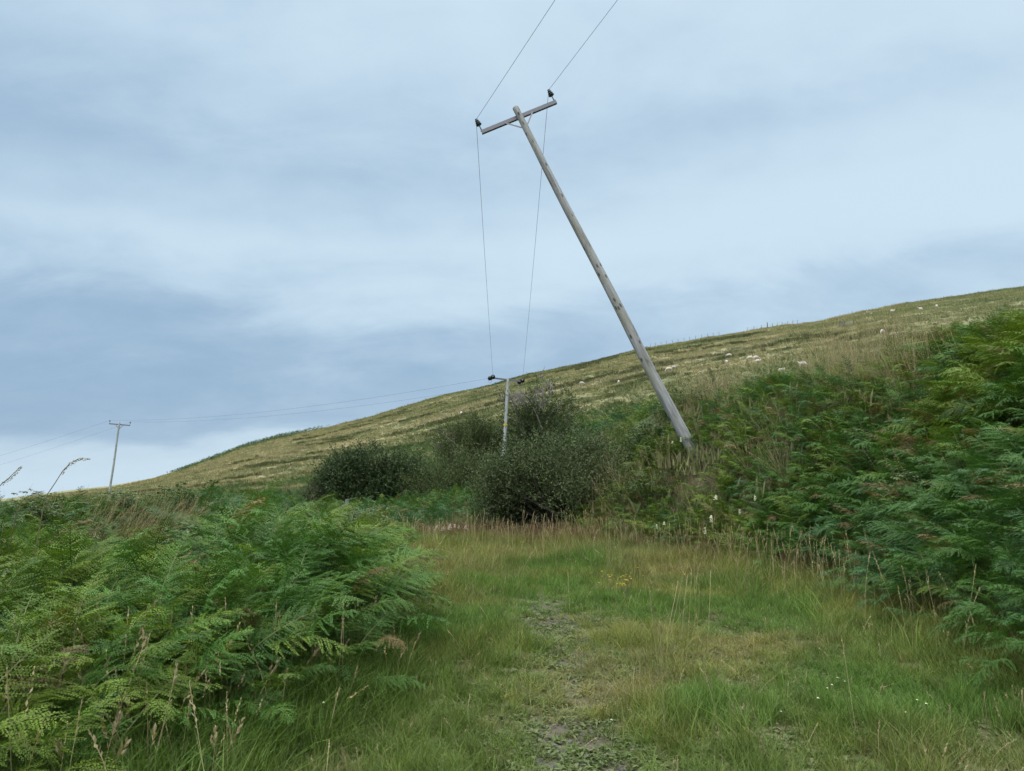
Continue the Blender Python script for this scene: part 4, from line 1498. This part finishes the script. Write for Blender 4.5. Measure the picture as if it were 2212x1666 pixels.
SHEEP = {('grazing', 0): sheep_mesh('grazing', M_FACE), ('standing', 0): sheep_mesh('standing', M_FACE), ('lying', 0): sheep_mesh('lying', M_FACE),
         ('standing', 1): sheep_mesh('standing', M_FACED), ('grazing', 1): sheep_mesh('grazing', M_FACED)}
SHEEP_AT = [   # pixel of the feet, pose, dark face, heading in degrees, label
    (1257, 835, 'grazing', 0, 20, 'grazing sheep farthest down the slope left of the leaning pole, above the hawthorn'),
    (1337, 832, 'grazing', 0, 70, 'pale sheep grazing by the fence a little left of the leaning pole'),
    (1446, 805, 'grazing', 0, 190, 'lower left sheep of the close pair just right of the leaning pole'),
    (1456, 800, 'standing', 0, 5, 'upper right sheep of the close pair just right of the leaning pole'),
    (1513, 810, 'lying', 0, 20, 'sheep lying with raised head in the grass between the pair and the group of three'),
    (1569, 789, 'grazing', 0, 95, 'small looking sheep seen end on below the round sheep'),
    (1575, 774, 'grazing', 0, 160, 'round sheep grazing behind the fence, above the end on sheep'),
    (1621, 781, 'grazing', 0, 185, 'left sheep of the tight group of three on the hillside'),
    (1634, 781, 'grazing', 0, 5, 'upper right sheep of the tight group of three on the hillside'),
    (1638, 788, 'standing', 0, 10, 'lowest sheep of the tight group of three on the hillside'),
    (1688, 809, 'standing', 1, 0, 'sheep with a dark face standing sideways low down above the bracken'),
    (1735, 797, 'standing', 0, 150, 'sheep half hidden behind the bracken crest, right of the dark faced one'),
    (1874, 678, 'lying', 0, 250, 'upper sheep of the two resting one above the other near the top of the hill'),
    (1883, 682, 'lying', 0, 200, 'lower sheep of the two resting one above the other near the top of the hill'),
    (1928, 675, 'lying', 0, 10, 'broad looking sheep resting near the skyline, right of the resting two'),
    (1989, 671, 'lying', 0, 190, 'small sheep lying near the skyline, second from the right end of the flock'),
    (2023, 668, 'grazing', 0, 80, 'last sheep at the right end of the flock near the skyline'),
    (1907, 724, 'grazing', 0, 220, 'round sheep above the tall straw grass, below and right of the field gate'),
    (1931, 728, 'lying', 0, 0, 'low lying sheep beside the round one, half behind the straw grass'),
    (996, 899, 'grazing', 0, 100, 'lone sheep far to the left by the lower fence, left of the second pole'),
    (1153, 877, 'standing', 1, 170, 'sheep with a dark head showing over the bare twigs of the hawthorn'),
]
for (px, py, pose, dark, hd, lab) in SHEEP_AT:
    p = hit(px, py)
    o = link('sheep', SHEEP[(pose, dark)])
    o.location = (p[0], p[1], float(G(p[0], p[1])) + (0.10 if pose == 'lying' else 0.13))
    o.rotation_euler = (0, 0, math.radians(hd))
    s_ = 1.0 + 0.12 * math.sin(px)
    o.scale = (s_, s_, s_ * (1.25 if pose == 'lying' else 1.05))
    tag(o, lab, 'sheep', 'sheep grazing on the hillside')

# ================================================================== fences on the hill
def post_mesh(h, w_):
    mb = MB()
    mb.tube([(0, 0, -0.3), (0, 0, h * 0.5), (0.01, 0, h)], [w_, w_ * 0.95, w_ * 0.9], 7)
    return mb.mesh('post', M_POST, True)
POSTM = post_mesh(1.25, 0.055)
POSTBIG = post_mesh(1.75, 0.13)

def fence(label, pts, h=1.15, wire_r=0.006, big=None, group='wire fences on the hillside'):
    P = [hit(x, y) if len(q) == 0 else at(x, y, q[0]) for x, y, *q in pts]
    P = [np.array([p[0], p[1], float(G(p[0], p[1]))]) for p in P]
    root = empty('wire_fence', P[0])
    tag(root, label, 'fence', group)
    for i, p in enumerate(P):
        o = link('post', POSTBIG if i == big else POSTM, root)
        o.location = Vector(p - P[0])
        o.rotation_euler = (0.06 * math.sin(i * 3.1), 0.06 * math.sin(i * 5.3), i)
    for hz in (0.35, 0.72, 1.08):
        mb = MB()
        mb.tube([p - P[0] + np.array([0, 0, hz]) for p in P], wire_r, 4)
        mb.build('fence_wire', M_WIRE, root)
    return root

def z2(pts, ox, oy, k):
    return [((ox + x / k) * 0.54216, (oy + y / k) * 0.54216) for x, y in pts]
low_pts = z2([(-45, 1030), (197, 978), (440, 922), (684, 866), (925, 808), (1163, 756), (1400, 700), (1635, 652), (1855, 604), (2085, 545)], 1700, 1350, 3.029)
low_pts += z2([(418, 732), (587, 692), (750, 662), (912, 625), (1070, 587), (1228, 553), (1386, 517), (1535, 485), (1703, 452), (1850, 415), (1998, 375)], 2200, 1200, 2.212)
fence('long wire fence with thin dark posts climbing across the middle of the hillside', low_pts)

def on_crest(xs):
    out = []
    for x in xs:
        ys_ = np.interp(x, *zip(*SKYLINE))
        Yc = np.interp(x, *zip(*SK_Y))
        out.append((x, ys_, Yc - 0.5))
    return out
fence('short fence run with one thick post on the skyline right of the leaning pole',
      on_crest([(2200 + x / 2.212) * 0.54216 for x in (1720, 1780, 1845, 1898, 1943, 1985, 2028, 2076, 2122, 2165)]), big=3, wire_r=0.008)
fence('line of tiny fence posts on the skyline just beside the leaning pole',
      on_crest([(2200 + x / 2.212) * 0.54216 for x in (865, 912, 960, 1010, 1062, 1110, 1162, 1214, 1265, 1318, 1370, 1420, 1470)]), wire_r=0.006)

# field gate high on the hill
gp0, gp1 = hit(1813, 709), hit(1866, 706)
gd = np.array(gp1) - np.array(gp0)
gd[2] = 0
gl = float(np.linalg.norm(gd[:2]))
gate = empty('field_gate', (gp0[0], gp0[1], float(G(gp0[0], gp0[1]))))
gate.rotation_euler = (0, -math.atan2(float(G(gp1[0], gp1[1])) - float(G(gp0[0], gp0[1])), gl), math.atan2(gd[1], gd[0]))
tag(gate, 'grey barred field gate with a wooden hurdle beside it high on the hill', 'gate')
gl = min(gl, 7.0)
k_ = gl * 0.40
mb = MB()
for z in (0.25, 0.45, 0.65, 0.85, 1.05):
    mb.box((gl * 0.2 - 0.15, 0, z), (gl * 0.4 - 0.3, 0.05, 0.13))
mb.build('hurdle', M_POST, gate)
for x, ww in ((0.0, 0.16), (k_, 0.26), (gl, 0.2)):
    mb = MB()
    mb.tube([(x, 0, -0.3), (x, 0, 1.35)], ww * 0.6, 8)
    mb.build('gate_post', M_POST, gate)
mb = MB()
for z in (0.2, 0.42, 0.64, 0.88, 1.12):
    mb.tube([(k_ + 0.2, 0.0, z), (gl - 0.2, 0.0, z)], 0.03, 6)
for x in (k_ + 0.2, (k_ + gl) / 2, gl - 0.2):
    mb.tube([(x, 0.035, 0.15), (x, 0.035, 1.16)], 0.03, 6)
mb.build('gate_bars', M_GATE, gate)

# post with a rail, left of the track end
Yp = 30.0
pt = at(750, 1078, Yp)
pg = np.array([pt[0], Yp, float(G(pt[0], Yp))])
hp = pt[2] - pg[2]
fp = empty('fence_post', pg)
tag(fp, 'square grey fence post with a sloping rail standing in the bracken before the dark bush', 'fence')
mb = MB()
mb.box((0, 0, hp / 2 - 0.2), (0.12, 0.12, hp + 0.4))
mb.build('post', M_POST, fp)
mb = MB()
mb.bar((-0.05, -0.078, hp - 0.25), (-1.6, -0.078, hp - 1.0), 0.04, 0.11)
mb.build('rail', M_POST, fp)

# ================================================================== flowers and single stems
def spike_mesh(seed, mat, h=0.22):
    r = np.random.default_rng(seed)
    V, Fq, lv = [], [], []
    for k in range(90):
        q = r.uniform(0, 1)
        p = np.array([r.normal(0, 0.019 * (1 - 0.6 * q)), r.normal(0, 0.019 * (1 - 0.6 * q)), h * q])
        a, b = r.normal(0, 1, 3), r.normal(0, 1, 3)
        a /= np.linalg.norm(a)
        b = np.cross(a, b); b /= np.linalg.norm(b)
        s = 0.015
        i0 = len(V)
        V.extend([p - a * s, p - b * s, p + a * s, p + b * s]); lv.extend([r.uniform(0.2, 0.9)] * 4)
        Fq.append((i0, i0 + 1, i0 + 2, i0 + 3))
    return mesh_np('flower_head', V, np.array(Fq), [mat], None, lv)

def stem_mesh(h, rad=0.004):
    mb = MB()
    mb.tube([(0, 0, 0), (0.01, 0, h * 0.5), (0, 0.01, h)], [rad, rad * 0.8, rad * 0.5], 5)
    return mb.mesh('stem', M_STEMG)

SPIKES = [spike_mesh(600 + i, M_PETALW, 0.15 + 0.04 * i) for i in range(4)]
SPIKESP = [spike_mesh(610 + i, M_PETALP, 0.14) for i in range(3)]
STEMS = [stem_mesh(0.9), stem_mesh(0.55)]

def flower(name, label, cat, group, headpos, head, stem, stem_h, scale=1.0):
    g = float(G(headpos[0], headpos[1]))
    root = empty(name, (headpos[0], headpos[1], g))
    tag(root, label, cat, group)
    hz = max(0.03, headpos[2] - g)
    a = link('flower_head', head, root)
    a.location = (0, 0, hz)
    a.scale = (scale * 1.5, scale * 1.5, scale)
    b = link('stem', stem, root)
    b.scale = (1, 1, hz / stem_h)

WHITE = [(1547, 1080, 13.4, 'tall white flower spike highest on the bank right of the willow'),
         (1537, 1128, 12.6, 'full white flower spike in the bracken below the tallest white spike'),
         (1598, 1112, 12.3, 'white flower head among bracken farthest right of the group by the bank foot'),
         (1524, 1154, 12.4, 'small white flower low down at the russet grass edge'),
         (1435, 1134, 14.0, 'white flower head nearest the right side of the willow bush'),
         (1419, 1142, 14.2, 'low white flower tucked against the russet grass beside the willow'),
         (1631, 1082, 13.0, 'small white flower head on the bank directly right of the tallest spike'),
         (1471, 955, 17.5, 'white flower at the foot of the leaning pole'),
         (1453, 958, 17.5, 'pinkish white flower just left of the foot of the leaning pole')]
for i, (x, y, Yd, lab) in enumerate(WHITE):
    p = at(x, y, Yd)
    if p[2] - float(G(p[0], Yd)) < 0.35:
        for Yq in np.arange(Yd, 7, -0.1):
            p = at(x, y, Yq)
            if p[2] - float(G(p[0], Yq)) > 0.85:
                break
    flower('white_flower', lab, 'flower', 'white flower spikes in the bracken', p, SPIKES[i % 4], STEMS[0], 0.9, 0.38 if i > 1 else 0.55)

r = np.random.default_rng(77)
for i in range(13):
    x = 925 + i * 7.5 + r.normal(0, 4)
    y = 1150 - 10 * math.sin(i / 12 * 3.1) + r.normal(0, 6)
    p = at(x, y, 18.6 + r.normal(0, 0.3))
    flower('meadow_flower', 'pale pinkish cream flower head in the russet grass left of the willow', 'flower', 'cream flowers at the end of the track', p, SPIKESP[i % 3], STEMS[1], 0.55, 0.62)

def buttercup_mesh(seed):
    V, Fq, lv = [], [], []
    for k in range(5):
        a = 2 * math.pi * k / 5 + seed
        d = np.array([math.cos(a), math.sin(a), 0]); s = np.array([-d[1], d[0], 0])
        i0 = len(V)
        V.extend([np.zeros(3), d * 0.012 + s * 0.009 + np.array([0, 0, 0.006]), d * 0.019 + np.array([0, 0, 0.011]), d * 0.012 - s * 0.009 + np.array([0, 0, 0.006])])
        lv.extend([0.5] * 4)
        Fq.append((i0, i0 + 1, i0 + 2, i0 + 3))
    return mesh_np('flower_head', V, np.array(Fq), [M_PETALY], None, lv)
BUT = [buttercup_mesh(i) for i in range(3)]
CLOV = [spike_mesh(640 + i, M_PETALW, 0.03) for i in range(2)]
short = stem_mesh(0.2, 0.002)
for i in range(26):
    x = 1355 + r.normal(0, 34); y = 1284 + r.normal(0, 11)
    p = hit(x, y + 12)
    p = (p[0], p[1], float(G(p[0], p[1])) + 0.20 + r.uniform(0, 0.10))
    flower('yellow_flower', 'tiny yellow flower in the lush grass patch on the right half of the track', 'flower', 'yellow flowers on the track', p, BUT[i % 3], short, 0.2, r.uniform(0.45, 0.68))
for i, (x, y) in enumerate(((711, 1537), (695, 1600), (1690, 1578), (1812, 1497), (1828, 1505), (1800, 1512), (1790, 1522), (1770, 1545), (1985, 1552), (2005, 1560), (1960, 1580), (1322, 1600))):
    p = hit(x, y + 20)
    p = (p[0], p[1], float(G(p[0], p[1])) + 0.16 + (0.1 if x < 800 else 0))
    flower('clover_flower', 'small round white clover head in the grass at the bottom of the picture', 'flower', 'white clover heads in the foreground grass', p, CLOV[i % 2], short, 0.2, 0.11)

# tall oat-like stems against the sky at the far left
def oat(label, pts, Y, spikes, group='tall grass stems against the sky'):
    P = [at(x, y, Y) for x, y in pts]
    g = float(G(P[0][0], Y))
    root_p = np.array([P[0][0] - 0.12, Y, g])
    root = empty('grass_stem', root_p)
    tag(root, label, 'grass stem', group)
    Q = [root_p] + P
    mb = MB()
    rr = np.linspace(0.004, 0.0016, len(Q))
    mb.tube([q - root_p for q in Q], rr, 5)
    mb.build('stem', M_SEED, root)
    V, Fq, lv = [], [], []
    rg = np.random.default_rng(abs(int(pts[0][0])))
    for (t0, t1, dens) in spikes:
        seg = np.array(P)
        for k in range(dens):
            t_ = (t0 + (t1 - t0) * k / dens) * (len(seg) - 1)
            i = min(int(t_), len(seg) - 2)
            p = seg[i] + (seg[i + 1] - seg[i]) * (t_ - i) - root_p
            ax = seg[i + 1] - seg[i]; ax = ax / np.linalg.norm(ax)
            sd = rg.normal(0, 1, 3); sd -= ax * (sd @ ax); sd /= np.linalg.norm(sd)
            off = sd * abs(rg.normal(0, 0.006)) + np.array([0.010, 0, -0.012]) * rg.uniform(0, 1)
            p = p + off
            l_ = rg.uniform(0.010, 0.018)
            nn = np.cross(ax, sd)
            i0 = len(V)
            V.extend([p, p + ax * l_ * 0.5 + nn * 0.0028, p + ax * l_ + sd * 0.003, p + ax * l_ * 0.5 - nn * 0.0028]); lv.extend([0.5] * 4)
            Fq.append((i0, i0 + 1, i0 + 2, i0 + 3))
    link('seed_head', mesh_np('seed_head', V, np.array(Fq), [M_SEED], None, lv), root)
oat('tall arching grass stem with a drooping seed head against the sky', [(95, 1090), (103, 1067), (120, 1042), (135, 1018), (152, 1000), (172, 990), (191, 990)], 5.6, [(0.45, 1.0, 120)])
oat('straight grass stem with a slim pinkish seed head at the left edge', [(-25, 1080), (-8, 1058), (5, 1044), (18, 1034), (30, 1022), (45, 1008)], 5.2, [(0.35, 1.0, 80)])
oat('short bent grass stem with a seed head beside the upright fern tip', [(38, 1096), (50, 1081), (62, 1072), (78, 1064), (90, 1063)], 5.4, [(0.3, 1.0, 60)])

fr = link('fern_frond', frond_mesh(777))
pf = at(22, 1105, 5.5)
fr.location = (pf[0], pf[1] - 0.15, float(G(pf[0], 5.35)))
top_need = at(20, 1040, 5.5)[2] - float(G(pf[0], 5.35))
ff_m, ff_t = new_mat('fern_tip_leaf')
finish(ff_t, principled(ff_t, (0.06, 0.12, 0.035), 0.5, 0.35))
fr.data.materials[0] = ff_m
zmax = max(v.co.z for v in fr.data.vertices)
fr.rotation_euler = (math.radians(52), 0, math.radians(15))
fr.scale = (0.8,) * 3
tag(fr, 'upright fern tip standing above the bracken at the far left against the sky', 'fern')
bpy.context.view_layer.update()
zt = max((fr.matrix_world @ v.co).z for v in fr.data.vertices)
fr.location.z += at(20, 1040, 5.5)[2] - zt
